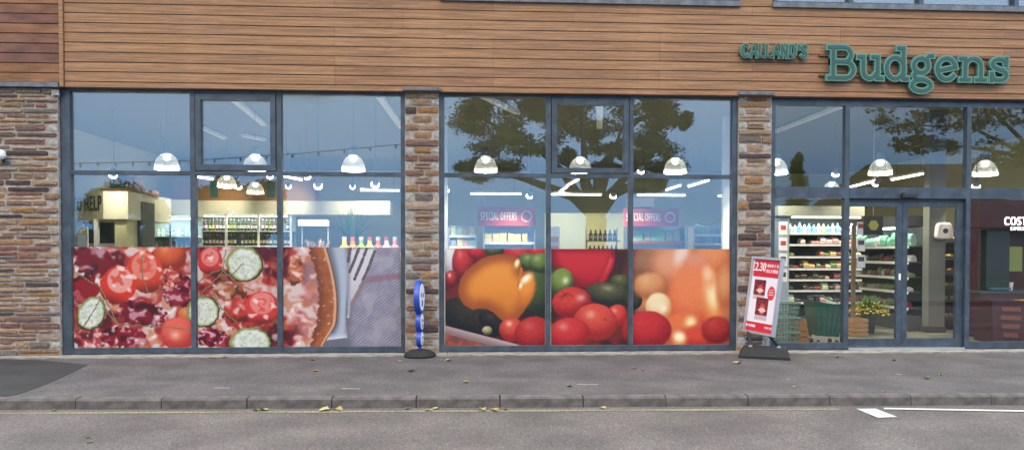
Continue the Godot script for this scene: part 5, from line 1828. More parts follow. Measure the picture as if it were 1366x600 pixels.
	# out-of-focus fruit on the right
	p.fruit(862, 352, 24, 20, 0.0, rgb.call(158, 108, 76), rgb.call(120, 74, 50), 0.0, 0.5)
	p.fruit(898, 356, 32, 30, 0.0, rgb.call(222, 152, 112), rgb.call(190, 104, 66), 0.0, 0.4)
	p.fruit(952, 344, 26, 24, 0.0, rgb.call(226, 140, 82), rgb.call(200, 100, 50), 0.0, 0.4)
	p.fruit(908, 344, 12, 24, 0.2, rgb.call(236, 204, 186), rgb.call(226, 160, 120), 0.0, 0.7)
	p.fruit(928, 356, 16, 18, 0.4, rgb.call(220, 150, 128), rgb.call(200, 110, 80), 0.0, 0.6)
	p.fruit(928, 402, 40, 52, 0.0, rgb.call(232, 128, 74), rgb.call(204, 74, 40), 0.0, 0.25)
	p.fruit(953, 400, 11, 30, -0.12, rgb.call(255, 230, 170), rgb.call(246, 180, 90), 0.2, 1.0)
	p.fruit(946, 368, 8, 14, -0.2, rgb.call(244, 190, 150), rgb.call(236, 160, 100), 0.0, 0.7)
	p.fruit(970, 385, 12, 30, 0.0, rgb.call(226, 150, 90), rgb.call(190, 96, 50), 0.0, 0.5)
	p.fruit(866, 382, 24, 19, 0.0, rgb.call(218, 150, 92), rgb.call(172, 98, 52), 0.2, 0.2)
	p.fruit(877, 411, 18, 20, 0.0, rgb.call(244, 222, 176), rgb.call(214, 150, 90), 0.8, 0.12, 0.4, 0.1)
	p.fruit(908, 440, 28, 22, 0.0, rgb.call(226, 116, 62), rgb.call(190, 58, 36), 0.0, 0.3)
	p.fruit(922, 434, 9, 10, 0.3, rgb.call(255, 226, 160), rgb.call(240, 160, 80), 0.4, 0.9)
	p.fruit(938, 452, 30, 16, 0.0, rgb.call(214, 72, 44), rgb.call(176, 36, 28), 0.0, 0.3)
	p.fruit(958, 443, 21, 19, 0.0, rgb.call(184, 40, 30), rgb.call(124, 14, 16), 0.1, 0.15)
	p.fruit(906, 454, 10, 9, 0.4, rgb.call(255, 240, 200), rgb.call(244, 180, 100), 0.4, 0.6)
	p.fruit(862, 443, 33, 27, 0.0, rgb.call(196, 40, 42), rgb.call(140, 14, 22), 0.05, 0.05)
	# tray edge
	p.every(func(x: float, y: float) -> Color:
		var e := 435.0 + (x - 592) * 0.27
		var q: Color = rgb.call(182, 160, 160).lerp(rgb.call(140, 116, 118), smoothstep(0.0, 10.0, y - e))
		if y > e + 11:
			q = rgb.call(176, 82, 58).lerp(rgb.call(120, 70, 64), clampf(0.5 + p.fbm(x, y, 0.06), 0, 1))
		q.a = smoothstep(e - 1.0, e + 1.0, y) * (1.0 - smoothstep(688, 696, x))
		return q)
	return p.texture()

func make_prints() -> void:
	for q: Array in [[pizza_print(), [[-5.932, -4.19, "window print of pizza topping with dark red tomatoes and courgette"], [-4.118, -2.912, "window print of pizza with pale courgette slices and herb sprigs"], [-2.842, -1.052, "window print of pizza crust with fork on grey cloth"]], 0.138, 1.655],
			[pepper_print(), [[-0.392, 1.174, "window print of large yellow pepper among green and red ones"], [1.246, 2.465, "window print of red tomatoes and a dark courgette"], [2.53, 4.088, "window print of blurred orange and red fruit"]], 0.138, 1.635]]:
		var m := StandardMaterial3D.new()
		m.albedo_texture = q[0]
		m.albedo_color = Color(0.89, 0.89, 0.89)
		m.roughness = 0.32
		m.texture_repeat = false
		var a: float = q[1][0][0]
		var b: float = q[1][2][1]
		for e: Array in q[1]:
			var s := Shape.new()
			var u0: float = (e[0] - a) / (b - a)
			var u1: float = (e[1] - a) / (b - a)
			var x0: float = e[0] + 0.012
			var x1: float = e[1] - 0.012
			var z := -0.04
			s.quad_uv(Vector3(x0, q[2] + 0.005, z), Vector3(x0, q[3], z), Vector3(x1, q[3], z), Vector3(x1, q[2] + 0.005, z), Vector2(u0, 1), Vector2(u0, 0), Vector2(u1, 0), Vector2(u1, 1))
			s.quad(Vector3(x1, q[2] + 0.005, z - 0.003), Vector3(x1, q[3], z - 0.003), Vector3(x0, q[3], z - 0.003), Vector3(x0, q[2] + 0.005, z - 0.003))
			var o := put("window_print", s.mesh(), m)
			tag(o, e[2], "window print", "food prints on the lower panes")


# ------------------------------------------------------------------ lettering over the entrance
func arc(c: Vector2, rx: float, ry: float, a0: float, a1: float, n := 12) -> Array:
	var out := []
	for k in n + 1:
		var a := deg_to_rad(lerpf(a0, a1, float(k) / n))
		out.append(c + Vector2(cos(a) * rx, sin(a) * ry))
	return out

func curve_through(pts: Array, n := 5) -> Array:
	var out := []
	for i in pts.size() - 1:
		var a: Vector2 = pts[maxi(i - 1, 0)]
		var b: Vector2 = pts[i]
		var c: Vector2 = pts[i + 1]
		var d: Vector2 = pts[mini(i + 2, pts.size() - 1)]
		for k in n:
			out.append(b.cubic_interpolate(c, a, d, float(k) / n))
	out.append(pts[-1])
	return out

func letter(strokes: Array, unit: Vector2, half: float, inner: float, at: Vector3, depth: float, parent: Node) -> void:
	var s := Shape.new()
	var f := Shape.new()
	for i in strokes.size():
		var pts := []
		for q: Vector2 in strokes[i][0]:
			pts.append(q * unit)
		var dz := i * 0.0006
		s.ribbon(pts, half, 0.0, depth + dz, strokes[i][1])
		f.ribbon(pts, inner, depth + 0.001, depth + 0.008 + dz, strokes[i][1])
	var o := put("letter", s.mesh(), M.sign_rim, parent, at)
	put("face", f.mesh(), M.sign_face, o)

func make_shop_sign() -> void:
	var V := func(x: float, y: float) -> Vector2: return Vector2(x, y)
	var L := func(pts: Array) -> Array: return [pts, false]
	var B := [L.call([V.call(0.2, 0.0), V.call(0.2, 1.44)]), L.call([V.call(0.0, 1.44), V.call(0.4, 1.44)] + arc(Vector2(0.72, 1.1), 0.34, 0.34, 90, -90)), L.call([V.call(0.2, 0.76), V.call(0.5, 0.76)] + arc(Vector2(0.78, 0.38), 0.4, 0.38, 90, -90) + [V.call(0.4, 0.0), V.call(0.0, 0.0)])]
	var u := [L.call([V.call(0.0, 1.0), V.call(0.2, 1.0)]), L.call([V.call(0.2, 1.0), V.call(0.2, 0.4)] + arc(Vector2(0.52, 0.36), 0.32, 0.36, 180, 300, 10) + [V.call(0.9, 0.3)]), L.call([V.call(0.9, 1.0), V.call(0.9, 0.0)]), L.call([V.call(0.68, 1.0), V.call(0.9, 1.0)]), L.call([V.call(0.9, 0.0), V.call(1.1, 0.0)])]
	var d := [[arc(Vector2(0.44, 0.5), 0.42, 0.5, 0, 345, 24), true], L.call([V.call(0.84, 1.44), V.call(0.84, 0.0)]), L.call([V.call(0.6, 1.44), V.call(0.84, 1.44)]), L.call([V.call(0.84, 0.0), V.call(1.03, 0.0)])]
	var g := [[arc(Vector2(0.48, 0.64), 0.36, 0.34, 0, 345, 22), true], [arc(Vector2(0.5, -0.3), 0.46, 0.27, 0, 345, 24), true], L.call(curve_through([V.call(0.28, 0.36), V.call(0.14, 0.2), V.call(0.24, 0.03), V.call(0.6, -0.02)])), L.call(curve_through([V.call(0.72, 0.9), V.call(0.86, 1.08), V.call(1.02, 1.1)]))]
	var e := [L.call([V.call(0.03, 0.4), V.call(0.9, 0.58)]), L.call(arc(Vector2(0.46, 0.5), 0.45, 0.5, 10, 318, 24))]
	var n := [L.call([V.call(0.22, 1.0), V.call(0.22, 0.0)]), L.call([V.call(0.0, 1.0), V.call(0.22, 1.0)]), L.call([V.call(0.02, 0.0), V.call(0.42, 0.0)]), L.call([V.call(0.22, 0.62)] + arc(Vector2(0.62, 0.64), 0.38, 0.36, 160, 0, 12) + [V.call(1.0, 0.0)]), L.call([V.call(0.8, 0.0), V.call(1.2, 0.0)])]
	var s_ := [L.call(curve_through([V.call(0.74, 0.74), V.call(0.66, 0.94), V.call(0.4, 1.0), V.call(0.13, 0.9), V.call(0.1, 0.68), V.call(0.36, 0.53), V.call(0.66, 0.43), V.call(0.78, 0.22), V.call(0.64, 0.04), V.call(0.38, 0.0), V.call(0.12, 0.08), V.call(0.05, 0.28)])), L.call([V.call(0.76, 0.72), V.call(0.76, 1.02)]), L.call([V.call(0.04, 0.3), V.call(0.04, -0.02)])]
	var t := thing("shop_sign", "large raised green slab serif letters on the boards above the entrance", "sign")
	var unit := 0.325
	var rows := [[B, 480, 1.0], [u, 615, 1.0], [d, 737, 1.0], [g, 850, 1.0], [e, 966, 1.0], [n, 1072, 1.0], [s_, 1208, 1.0]]
	for k in rows.size():
		var px: float = 960.0 + rows[k][1] / 3.364
		var x := P(px, 95, 0.2).x + 0.05
		letter(rows[k][0], Vector2(unit * rows[k][2], unit), 0.051, 0.026, Vector3(x, 4.277, 0.145), 0.055, t)
	for y: float in [4.31, 4.62]:
		part_box("mounting_rail", Vector3(P(1096, 100, 0.2).x, y, 0.112), Vector3(P(1345, 100, 0.2).x, y + 0.03, 0.144), M.dark_woods[3], t)
	var c := thing("shop_sign", "small raised green capital letters on the boards beside the stone pier", "sign")
	var W := 0.62
	var caps := {
		"C": [L.call(arc(Vector2(0.32, 0.5), 0.32, 0.5, 45, 315, 16))],
		"A": [L.call([V.call(0.0, 0.0), V.call(0.32, 1.0), V.call(0.64, 0.0)]), L.call([V.call(0.14, 0.32), V.call(0.5, 0.32)])],
		"L": [L.call([V.call(0.05, 1.0), V.call(0.05, 0.0), V.call(0.5, 0.0)])],
		"N": [L.call([V.call(0.05, 0.0), V.call(0.05, 1.0)]), L.call([V.call(0.05, 1.0), V.call(0.55, 0.0)]), L.call([V.call(0.55, 0.0), V.call(0.55, 1.0)])],
		"D": [L.call([V.call(0.05, 0.0), V.call(0.05, 1.0), V.call(0.25, 1.0)] + arc(Vector2(0.25, 0.5), 0.34, 0.5, 80, -80) + [V.call(0.25, 0.0), V.call(0.05, 0.0)])],
		"'": [L.call([V.call(0.1, 1.0), V.call(0.07, 0.72)])],
		"S": [L.call(curve_through([V.call(0.54, 0.84), V.call(0.3, 1.0), V.call(0.06, 0.8), V.call(0.2, 0.57), V.call(0.44, 0.44), V.call(0.54, 0.2), V.call(0.3, 0.0), V.call(0.04, 0.14)]))],
	}
	var x := P(989, 68, 0.2).x + 0.028
	var word := "CALLAND'S"
	var x_end := P(1080, 70, 0.2).x - 0.03
	var adv := {"C": 0.86, "A": 0.86, "L": 0.72, "N": 0.84, "D": 0.86, "'": 0.34, "S": 0.62}
	var total := 0.0
	for ch in word:
		total += adv[ch]
	var ux := (x_end - x) / (total - 0.06)
	for ch in word:
		letter(caps[ch], Vector2(ux, 0.18), 0.029, 0.013, Vector3(x, 4.585, 0.135), 0.05, c)
		x += adv[ch] * ux
	part_box("mounting_rail", Vector3(P(988, 70, 0.2).x, 4.62, 0.112), Vector3(x_end, 4.65, 0.134), M.dark_woods[1], c)


# ------------------------------------------------------------------ things on the pavement
func make_street_things() -> void:
	# swing sign: three round blue discs on a black foot, seen nearly edge-on
	var at := Vector3(P(560, 470, 0.3).x, pave_y(0, 0.3), 0.3)
	var t := thing("swing_sign", "blue sign of three stacked round discs on a black domed foot by the pier", "sign", "", at)
	var s := Shape.new()
	s.lathe(Vector3.ZERO, [Vector2(0.0, 0.0), Vector2(0.235, 0.0), Vector2(0.24, 0.03), Vector2(0.215, 0.065), Vector2(0.13, 0.1), Vector2(0.05, 0.115), Vector2(0.0, 0.118)], 28)
	put("foot", s.mesh(), M.rubber, t)
	s = Shape.new()
	s.tube([Vector3(0, 0.1, 0), Vector3(0, 0.22, 0)], [0.028, 0.022], 10)
	put("spring", s.mesh(), M.blue, t)
	var nrm := Vector3(cos(deg_to_rad(7.0)), 0, sin(deg_to_rad(7.0)))
	var lean := Vector3(-0.012, 1, 0).normalized()
	var p := P(560, 396, 0.3) - at
	for q: Array in [[P(559.5, 396.5, 0.3).y - at.y, 0.255, 0.078], [P(560, 429, 0.3).y - at.y, 0.15, 0.072], [P(560.5, 451.5, 0.3).y - at.y, 0.125, 0.066]]:
		var c := Vector3(-0.01 * q[0], q[0], 0)
		s = Shape.new()
		var h: float = q[2] * 0.5
		var r: float = q[1]
		s.tube([c - nrm * h, c - nrm * h * 0.75, c + nrm * h * 0.75, c + nrm * h], [r * 0.93, r, r, r * 0.93], 36)
		put("disc", s.mesh(), M.blue, t)
		s = Shape.new()
		s.tube([c + nrm * (h + 0.001), c + nrm * (h + 0.006)], [r * 0.8, r * 0.78], 30)
		var face := put("face", s.mesh(), M.white, t)
		var side := nrm.cross(Vector3.UP)
		var e := c + nrm * (h + 0.007)
		for k: Array in [[0.3, 0.15, 0.15], [-0.3, 0.1, 0.15], [0.0, -0.35, 0.2]]:
			s = Shape.new()
			s.tube([e + side * r * k[0] + Vector3.UP * r * k[1], e + nrm * 0.002 + side * r * k[0] + Vector3.UP * r * k[1]], [r * k[2], r * k[2]], 12)
			put("mark", s.mesh(), M.blue, face)
	# pavement board leaning in the wind
	var bc := P(1019, 394.5, 0.42)
	var b := thing("pavement_sign", "tilted red and white poster board on a black rubber foot by the entrance pier", "sign", "", Vector3(bc.x, pave_y(bc.x, 0.42), 0.42))
	var turn := Basis(Vector3.UP, deg_to_rad(-65.0))
	var tilt := Basis(Vector3.BACK, deg_to_rad(-7.0)) * turn
	var hub := Node3D.new()
	hub.name = "poster_frame"
	hub.basis = tilt
	hub.position = Vector3(0, bc.y - b.position.y, 0)
	b.add_child(hub)
	var w := 0.6
	var h2 := 1.17
	s = Shape.new()
	var fr := 0.035
	s.span(Vector3(-w * 0.5, -h2 * 0.5, -0.03), Vector3(-w * 0.5 + fr, h2 * 0.5, 0.03))
	s.span(Vector3(w * 0.5 - fr, -h2 * 0.5, -0.03), Vector3(w * 0.5, h2 * 0.5, 0.03))
	s.span(Vector3(-w * 0.5 + fr, h2 * 0.5 - fr, -0.028), Vector3(w * 0.5 - fr, h2 * 0.5, 0.028))
	s.span(Vector3(-w * 0.5 + fr, -h2 * 0.5, -0.028), Vector3(w * 0.5 - fr, -h2 * 0.5 + fr, 0.028))
	put("frame", s.mesh(), M.steel, hub)
	part_box("back", Vector3(-w * 0.5 + fr, -h2 * 0.5 + fr, -0.02), Vector3(w * 0.5 - fr, h2 * 0.5 - fr, 0.0), M.grey_dark, hub)
	s = Shape.new()
	var px := w * 0.5 - fr
	var py := h2 * 0.5 - fr
	s.quad_uv(Vector3(-px, -py, 0.004), Vector3(-px, py, 0.004), Vector3(px, py, 0.004), Vector3(px, -py, 0.004), Vector2(0, 1), Vector2(0, 0), Vector2(1, 0), Vector2(1, 1))
	var pm := StandardMaterial3D.new()
	pm.albedo_texture = poster_print()
	pm.roughness = 0.35
	put("poster", s.mesh(), pm, hub)
	text_on("price", "£2.30", 0.125, Vector3(-0.15, 0.43, 0.0065), Basis(), M.white, hub, true, 0.62)
	# rubber foot with two sprung legs
	var base := Node3D.new()
	base.name = "base"
	base.basis = Basis(Vector3.UP, deg_to_rad(-22.0))
	base.position = Vector3(-0.02, 0, 0.1)
	b.add_child(base)
	s = Shape.new()
	s.hexa([Vector3(-0.36, 0.0, 0.3), Vector3(0.36, 0.0, 0.3), Vector3(0.36, 0.035, 0.3), Vector3(-0.36, 0.035, 0.3), Vector3(-0.36, 0.0, -0.3), Vector3(0.36, 0.0, -0.3), Vector3(0.36, 0.035, -0.3), Vector3(-0.36, 0.035, -0.3)])
	s.hexa([Vector3(-0.355, 0.035, 0.295), Vector3(0.355, 0.035, 0.295), Vector3(0.3, 0.14, 0.16), Vector3(-0.3, 0.14, 0.16), Vector3(-0.355, 0.035, -0.295), Vector3(0.355, 0.035, -0.295), Vector3(0.3, 0.14, -0.16), Vector3(-0.3, 0.14, -0.16)])
	put("rubber_foot", s.mesh(), M.rubber, base)
	for x: float in [-0.2, 0.2]:
		s = Shape.new()
		s.tube([Vector3(x, 0.11, 0.0), Vector3(x, 0.17, 0.0)], [0.034, 0.03], 10)
		put("spring", s.mesh(), M.steel, base)
	for x: float in [-0.2, 0.2]:
		var foot := base.position + base.basis * Vector3(x, 0.165, 0.0)
		var head := hub.position + tilt * Vector3(x, -h2 * 0.5 - 0.0, 0.0)
		s = Shape.new()
		s.tube([foot, head + Vector3(0, 0.02, 0)], [0.026, 0.024], 8)
		put("leg", s.mesh(), M.black, b)
	# globe lamp on the stone wall
	var g := thing("wall_lamp", "small white globe lamp on the stone wall", "lamp", "", P(-1, 206, 0.17))
	s = Shape.new()
	s.lathe(Vector3(0, -0.075, 0), [Vector2(0, 0), Vector2(0.042, 0.012), Vector2(0.07, 0.045), Vector2(0.075, 0.075), Vector2(0.07, 0.105), Vector2(0.042, 0.138), Vector2(0, 0.15)], 18)
	put("globe", s.mesh(), M.white, g)
	s = Shape.new()
	s.tube([Vector3(0.0, -0.05, -0.1), Vector3(0.02, -0.1, -0.06), Vector3(0.015, -0.07, -0.02)], [0.014, 0.014, 0.012], 8)
	put("bracket", s.mesh(), M.black, g)

func poster_print() -> Texture2D:
	var p := Print.new(0, 0, 53, 110, 6.0, 3)
	var rgb := func(r: float, g: float, b: float) -> Color: return Print.rgb(r, g, b)
	p.every(func(x: float, y: float) -> Color:
		var q: Color = rgb.call(226, 220, 224)
		if y < 27 and x > 1 and x < 52:
			q = rgb.call(196, 40, 52)
			# lines of small print
			if x > 25 and x < 49 and (absf(y - 9) < 2.2 or absf(y - 17) < 2.6) and p.fbm(x, floor(y / 6), 0.5) > -0.25:
				q = rgb.call(232, 196, 200)
		if y > 96:
			q = rgb.call(198, 44, 56)
			if (x < 18 or x > 36) and absf(y - 102) < 2 and p.fbm(x, 2, 0.6) > -0.2:
				q = rgb.call(234, 206, 210)
		for r: Array in [[6, 31, 29, 61], [14, 58, 38, 92]]:
			if x > r[0] and x < r[2] and y > r[1] and y < r[3]:
				var u: float = (x - r[0]) / (r[2] - r[0])
				var v: float = (y - r[1]) / (r[3] - r[1])
				q = rgb.call(78, 30, 40).lerp(rgb.call(140, 40, 50), clampf(0.5 + p.fbm(x, y, 0.15), 0, 1))
				var d := Vector2((u - 0.55) * 1.1, (v - 0.5)).length()
				q = q.lerp(rgb.call(196, 70, 60), 1.0 - smoothstep(0.22, 0.3, d))
				q = q.lerp(rgb.call(224, 190, 180), 1.0 - smoothstep(0.1, 0.16, absf(v - 0.55) + absf(u - 0.55) * 0.35))
				if v > 0.78:
					q = q.lerp(rgb.call(216, 206, 206), 0.8)
		return q)
	p.area(41, 50, 7.5, 11, 0.0, func(dx: float, dy: float, x: float, y: float) -> Color:
		var q: Color = rgb.call(204, 62, 66)
		if absf(dy) < 0.5 and absf(fmod(dy + 2.0, 0.34) - 0.17) < 0.06 and absf(dx) < 0.6:
			q = rgb.call(236, 200, 200)
		q.a = 1.0 - smoothstep(0.92, 1.0, sqrt(dx * dx + dy * dy))
		return q)
	return p.texture()


# ------------------------------------------------------------------ what the glass mirrors, across the road
func foliage(s: Shape, c: Vector3, r: Vector3, n: int, leaf: float, cols: Array, rg: RandomNumberGenerator) -> void:
	for i in n:
		var d := Vector3(rg.randfn(0, 0.42), rg.randfn(0, 0.42), rg.randfn(0, 0.42))
		if d.length() > 1.05:
			continue
		var p := c + d * r
		var a := Vector3(rg.randf_range(-1, 1), rg.randf_range(-0.6, 0.6), rg.randf_range(-1, 1)).normalized()
		var b := a.cross(Vector3(rg.randf_range(-1, 1), rg.randf_range(-1, 1), rg.randf_range(-1, 1))).normalized()
		var l := leaf * rg.randf_range(0.6, 1.3)
		s.col = cols[rg.randi() % cols.size()]
		s.tri(p - a * l, p + b * l * 0.55, p + a * l)
		s.tri(p - a * l, p + a * l, p - b * l * 0.4)

func limb(s: Shape, pts: Array, r0: float, r1: float) -> void:
	var rad := []
	for i in pts.size():
		rad.append(lerpf(r0, r1, float(i) / (pts.size() - 1)))
	s.tube(pts, rad, 9)

func make_behind() -> void:
	var rg := RandomNumberGenerator.new()
	rg.seed = 11
	var olive := [Color(0.095, 0.115, 0.026), Color(0.11, 0.125, 0.03), Color(0.12, 0.13, 0.035), Color(0.075, 0.09, 0.02)]
	# broad pine
	var z := 32.0
	var t := thing("pine_tree", "broad dark pine across the road mirrored in the vegetable window", "tree")
	var tr := Shape.new()
	var root := across_road(792, 372, z)
	root.y = -0.16
	var fork := across_road(796, 290, z)
	limb(tr, [root, across_road(794, 330, z), fork], 0.75, 0.6)
	var ends := [[770, 258, 748, 225, 700, 185], [800, 262, 812, 225, 830, 170], [812, 262, 845, 225, 890, 180], [785, 260, 780, 210, 775, 140], [765, 262, 705, 240, 640, 222], [820, 258, 860, 240, 885, 236], [775, 225, 700, 190, 630, 150], [800, 225, 850, 160, 905, 140]]
	for e: Array in ends:
		var dz := rg.randf_range(-2.5, 2.5)
		limb(tr, [fork, across_road(e[0], e[1], z), across_road(e[2], e[3], z + dz * 0.5), across_road(e[4], e[5], z + dz)], 0.42, 0.07)
	put("trunk", tr.mesh(), M.bark, t)
	var cr := Shape.new()
	# clumps: mirrored position and half-size
	var cl := []
	for k in 26:
		cl.append([rg.randf_range(598, 740), rg.randf_range(95, 172), rg.randf_range(16, 30), rg.randf_range(9, 16)])
	for k in 12:
		cl.append([rg.randf_range(640, 740), rg.randf_range(168, 205), rg.randf_range(14, 24), rg.randf_range(7, 12)])
	for k in 9:
		cl.append([rg.randf_range(606, 700), rg.randf_range(216, 238), rg.randf_range(12, 20), rg.randf_range(5, 9)])
	for k in 24:
		cl.append([rg.randf_range(735, 850), rg.randf_range(90, 175), rg.randf_range(16, 28), rg.randf_range(8, 15)])
	for k in 16:
		cl.append([rg.randf_range(740, 850), rg.randf_range(172, 232), rg.randf_range(9, 16), rg.randf_range(5, 8)])
	for k in 26:
		cl.append([rg.randf_range(845, 898), rg.randf_range(110, 232), rg.randf_range(13, 22), rg.randf_range(9, 15)])
	for k in 6:
		cl.append([rg.randf_range(898, 922), rg.randf_range(148, 170), rg.randf_range(7, 11), rg.randf_range(5, 9)])
	for k in 8:
		cl.append([rg.randf_range(842, 880), rg.randf_range(232, 254), rg.randf_range(9, 15), rg.randf_range(6, 9)])
	for k in 40:
		cl.append([rg.randf_range(625, 900), rg.randf_range(30, 110), rg.randf_range(20, 34), rg.randf_range(12, 20)])
	for e: Array in cl:
		var k := (z + 11.5) / 1000.0
		foliage(cr, across_road(e[0], e[1], z + rg.randf_range(-3.5, 3.5)), Vector3(e[2] * k, e[3] * k, e[2] * k * 1.1) * 1.2, 520, 0.11, olive, rg)
	put("crown", cr.mesh(), M.leafy, t)
	# thin tree over the houses
	z = 26.0
	var t2 := thing("thin_tree", "thin leafed spreading tree across the road mirrored above the entrance", "tree")
	tr = Shape.new()
	root = across_road(1400, 372, z)
	root.y = -0.16
	fork = across_road(1396, 240, z)
	limb(tr, [root, across_road(1398, 300, z), fork], 0.42, 0.3)
	for e: Array in [[1360, 200, 1300, 170, 1190, 165], [1370, 190, 1330, 150, 1260, 145], [1380, 190, 1370, 150, 1350, 110], [1350, 205, 1290, 195, 1220, 195], [1420, 190, 1450, 150, 1480, 120]]:
		limb(tr, [fork, across_road(e[0], e[1], z), across_road(e[2], e[3], z - 0.6), across_road(e[4], e[5], z + 0.6)], 0.16, 0.02)
	put("trunk", tr.mesh(), M.bark, t2)
	cr = Shape.new()
	cl = []
	for k in 22:
		cl.append([rg.randf_range(1175, 1295), rg.randf_range(136, 172), rg.randf_range(10, 20), rg.randf_range(5, 9), 70])
	for k in 16:
		cl.append([rg.randf_range(1200, 1290), rg.randf_range(182, 202), rg.randf_range(9, 18), rg.randf_range(4, 8), 80])
	for k in 26:
		cl.append([rg.randf_range(1296, 1420), rg.randf_range(100, 170), rg.randf_range(14, 26), rg.randf_range(8, 14), 150])
	for k in 14:
		cl.append([rg.randf_range(1310, 1400), rg.randf_range(185, 225), rg.randf_range(10, 18), rg.randf_range(6, 10), 130])
	for e: Array in cl:
		var k := (z + 11.5) / 1000.0
		foliage(cr, across_road(e[0], e[1], z + rg.randf_range(-1.5, 1.5)), Vector3(e[2] * k, e[3] * k, e[2] * k) * 1.2, e[4], 0.12, [Color(0.06, 0.075, 0.025), Color(0.08, 0.085, 0.03), Color(0.05, 0.06, 0.02)], rg)
	put("crown", cr.mesh(), M.leafy, t2)
	# unseen tall bushes, placed to block sky reflection in the first window
	for q: Array in [[316, 238, 60, 19.0, "unseen tall bush placed across the road to block sky reflection below the opening sash"], [162, 250, 62, 20.0, "unseen rounded bush placed across the road to block sky reflection over the kiosk"]]:
		var bz: float = q[3]
		var bt := thing("unseen_bush", q[4], "bush")
		var foot := across_road(q[0], 350, bz)
		foot.y = -0.16
		tr = Shape.new()
		limb(tr, [foot, across_road(q[0], 300, bz), across_road(q[0] + 4, 262, bz)], 0.16, 0.05)
		limb(tr, [foot + Vector3(0.2, 0, 0.1), across_road(q[0] + 20, 300, bz), across_road(q[0] + 30, 270, bz)], 0.12, 0.04)
		put("trunk", tr.mesh(), M.bark, bt)
		cr = Shape.new()
		for k in 60:
			var a := rg.randf_range(-1, 1)
			var yy := lerpf(q[1] + 2.0 + (9.0 if q[2] < 61.0 else 26.0) * a * a, 345, rg.randf())
			foliage(cr, across_road(q[0] + a * (q[2] - 8.0), yy, bz + rg.randf_range(-0.9, 0.9)), Vector3(12, 10, 12) * 0.042, 300, 0.1, olive, rg)
		put("crown", cr.mesh(), M.leafy, bt)
	# small conical tree
	z = 34.0
	var t3 := thing("conical_tree", "small conical evergreen across the road mirrored beside the entrance pier", "tree")
	root = across_road(1066, 350, z)
	root.y = -0.16
	tr = Shape.new()
	limb(tr, [root, across_road(1066, 220, z)], 0.2, 0.05)
	put("trunk", tr.mesh(), M.bark, t3)
	cr = Shape.new()
	for k in 26:
		var f := k / 25.0
		var y := lerpf(212, 330, f)
		var wdt := lerpf(5, 24, f)
		foliage(cr, across_road(1066 + rg.randf_range(-0.4, 0.4) * wdt, y, z + rg.randf_range(-0.5, 0.5)), Vector3(wdt, 9, wdt) * 0.055, 160, 0.14, olive, rg)
	put("crown", cr.mesh(), M.leafy, t3)
	# house with a broad brown hipped roof
	z = 38.0
	var h := thing("house", "brown roofed house across the road mirrored over the shop entrance", "house")
	var ex := across_road(1112, 260, z)
	var rx := across_road(1165, 218, z + 4.0)
	var x0 := ex.x
	var x1 := x0 + 34.0
	var ye := 3.1
	var yr := rx.y
	var wall := Shape.new()
	wall.span(Vector3(x0 + 0.4, -0.16, z + 0.5), Vector3(x1 - 0.4, ye, z + 9.0))
	put("wall", wall.mesh(), M.house_wall, h)
	var rf := Shape.new()
	var e0 := Vector3(x0, ye, z)
	var e1 := Vector3(x1, ye, z)
	var e2 := Vector3(x1, ye, z + 9.5)
	var e3 := Vector3(x0, ye, z + 9.5)
	var r0 := Vector3(rx.x, yr, z + 4.7)
	var r1 := Vector3(x1 - 4.0, yr + 0.4, z + 4.7)
	rf.quad(e0, e1, r1, r0)
	rf.quad(e2, e3, r0, r1)
	rf.tri(e3, e0, r0)
	rf.tri(e1, e2, r1)
	rf.quad(e0, e3, e2, e1)
	put("roof", rf.mesh(), M.roof, h)
	for k in 5:
		var wx := x0 + 3.0 + k * 6.0
		part_box("window", Vector3(wx, 0.9, z + 0.44), Vector3(wx + 1.6, 2.3, z + 0.499), M.grey_dark, h)
	# festoon of small bulbs strung over the far pavement
	z = 14.5
	var fs := thing("festoon", "drooping string of small unlit bulbs between poles across the road", "string lights")
	var wire := []
	var key := [Vector2(40, 222), Vector2(100, 217), Vector2(190, 215.5), Vector2(267, 213), Vector2(400, 204), Vector2(533, 192), Vector2(586, 184)]
	for i in key.size():
		wire.append(across_road(key[i].x, key[i].y, z))
	var ws := Shape.new()
	var rr := []
	for i in wire.size():
		rr.append(0.013)
	ws.tube(wire, rr, 6)
	put("wire", ws.mesh(), M.black, fs)
	for i in 24:
		var f := i / 23.0 * (wire.size() - 1)
		var j := mini(int(f), wire.size() - 2)
		var p: Vector3 = wire[j].lerp(wire[j + 1], f - j)
		var bs := Shape.new()
		bs.lathe(p - Vector3(0, 0.13, 0), [Vector2(0, 0), Vector2(0.035, 0.03), Vector2(0.04, 0.06), Vector2(0.018, 0.09), Vector2(0.018, 0.135), Vector2(0, 0.135)], 8)
		put("bulb", bs.mesh(), M.grey_dark, fs)
	for i: int in [0, wire.size() - 1]:
		var ps := Shape.new()
		ps.tube([Vector3(wire[i].x, -0.16, z), Vector3(wire[i].x, wire[i].y + 0.2, z)], [0.06, 0.04], 8)
		put("pole", ps.mesh(), M.grey_dark, fs)


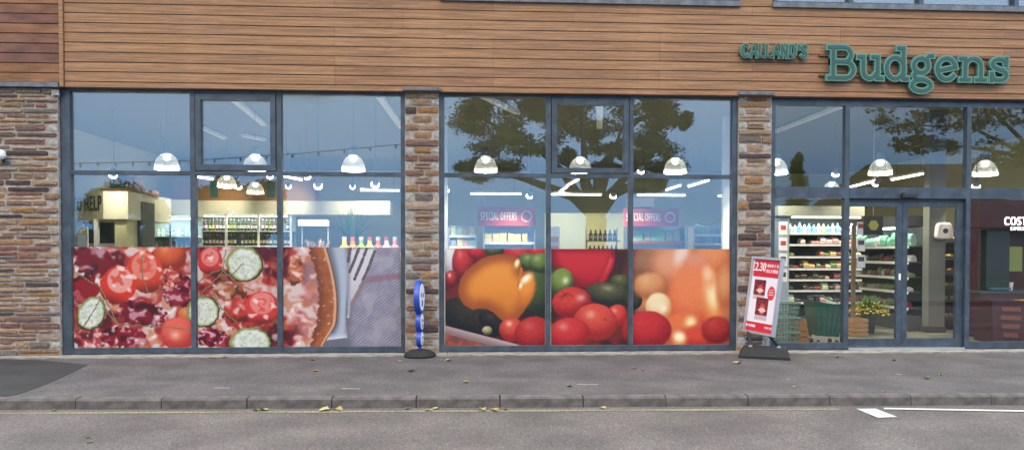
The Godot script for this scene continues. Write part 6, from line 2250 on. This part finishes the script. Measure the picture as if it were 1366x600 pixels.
# ------------------------------------------------------------------ fallen leaves
func make_leaves() -> void:
	var tones := [mat(Color(0.28, 0.25, 0.08), 0.8), mat(Color(0.2, 0.12, 0.05), 0.8), mat(Color(0.36, 0.31, 0.14), 0.8), mat(Color(0.12, 0.08, 0.045), 0.8), mat(Color(0.3, 0.2, 0.07), 0.8)]
	var names := ["yellow", "brown", "pale yellow", "dark brown", "tan"]
	var shapes := []
	var rg := RandomNumberGenerator.new()
	rg.seed = 8
	for k in 4:
		var s := Shape.new()
		var n := 7
		var ring := []
		for i in n:
			var a := TAU * i / n + rg.randf_range(-0.2, 0.2)
			var r := (0.55 if i % 2 == 0 else 0.36) * rg.randf_range(0.8, 1.1)
			ring.append(Vector3(cos(a) * r, 0.06 + rg.randf_range(0.0, 0.22), sin(a) * r * 0.75))
		var mid := Vector3(0, 0.03, 0)
		for i in n:
			var j := (i + 1) % n
			s.tri(mid, ring[i], ring[j])
			s.tri(mid - Vector3(0, 0.012, 0), ring[j] - Vector3(0, 0.012, 0), ring[i] - Vector3(0, 0.012, 0))
		s.tube([mid, Vector3(0.5, 0.05, 0.35)], [0.03, 0.012], 4)
		shapes.append(s.mesh())
	for q: Array in [[289, 476, 0, 0.17], [309, 474, 3, 0.1], [417, 482, 3, 0.13], [421, 496, 1, 0.13], [433, 499, 3, 0.06], [534, 484, 0, 0.12], [549, 496, 1, 0.15], [598, 482.5, 2, 0.18], [622, 510, 0, 0.13],
			[760, 515, 1, 0.16], [846, 492, 1, 0.14], [858, 495, 3, 0.08], [985, 485.5, 2, 0.24], [1060, 515, 2, 0.08], [1118, 478, 4, 0.1], [1238, 505, 4, 0.16], [1256, 500, 2, 0.1], [1180, 521, 2, 0.08], [1193, 482, 3, 0.12], [1052, 506, 2, 0.06]]:
		var p := G(q[0], q[1], 0.012)
		leaf(shapes, tones, names, q, Vector3(p.x, pave_y(p.x, p.z) + 0.002, maxf(p.z, 0.3)), "lying on the pavement", rg)
	for q: Array in [[72, 547, 1, 0.1], [342, 547, 1, 0.14], [352, 546.5, 0, 0.17], [434, 547, 2, 0.2], [450, 545, 0, 0.17], [453, 547, 4, 0.12], [543, 544, 1, 0.13], [572, 547, 0, 0.12], [582, 544, 2, 0.15], [644, 546, 0, 0.2], [660, 547, 4, 0.16], [676, 546, 1, 0.12], [805, 544, 2, 0.12], [118, 589, 3, 0.1], [116, 583, 3, 0.08]]:
		var p := G(q[0], q[1], -0.1)
		leaf(shapes, tones, names, q, Vector3(p.x, -0.105, maxf(p.z, kerb_z(p.x) + 0.08)), "lying in the gutter by the kerb", rg)

func leaf(shapes: Array, tones: Array, names: Array, q: Array, at: Vector3, where: String, rg: RandomNumberGenerator) -> void:
	var o := put("fallen_leaf", shapes[rg.randi() % shapes.size()], tones[q[2]], self, at)
	o.scale = Vector3.ONE * q[3] * 0.68
	o.rotation.y = rg.randf() * TAU
	tag(o, "%s curled leaf %s" % [names[q[2]], where], "leaf", "%s leaves %s" % [names[q[2]], where])
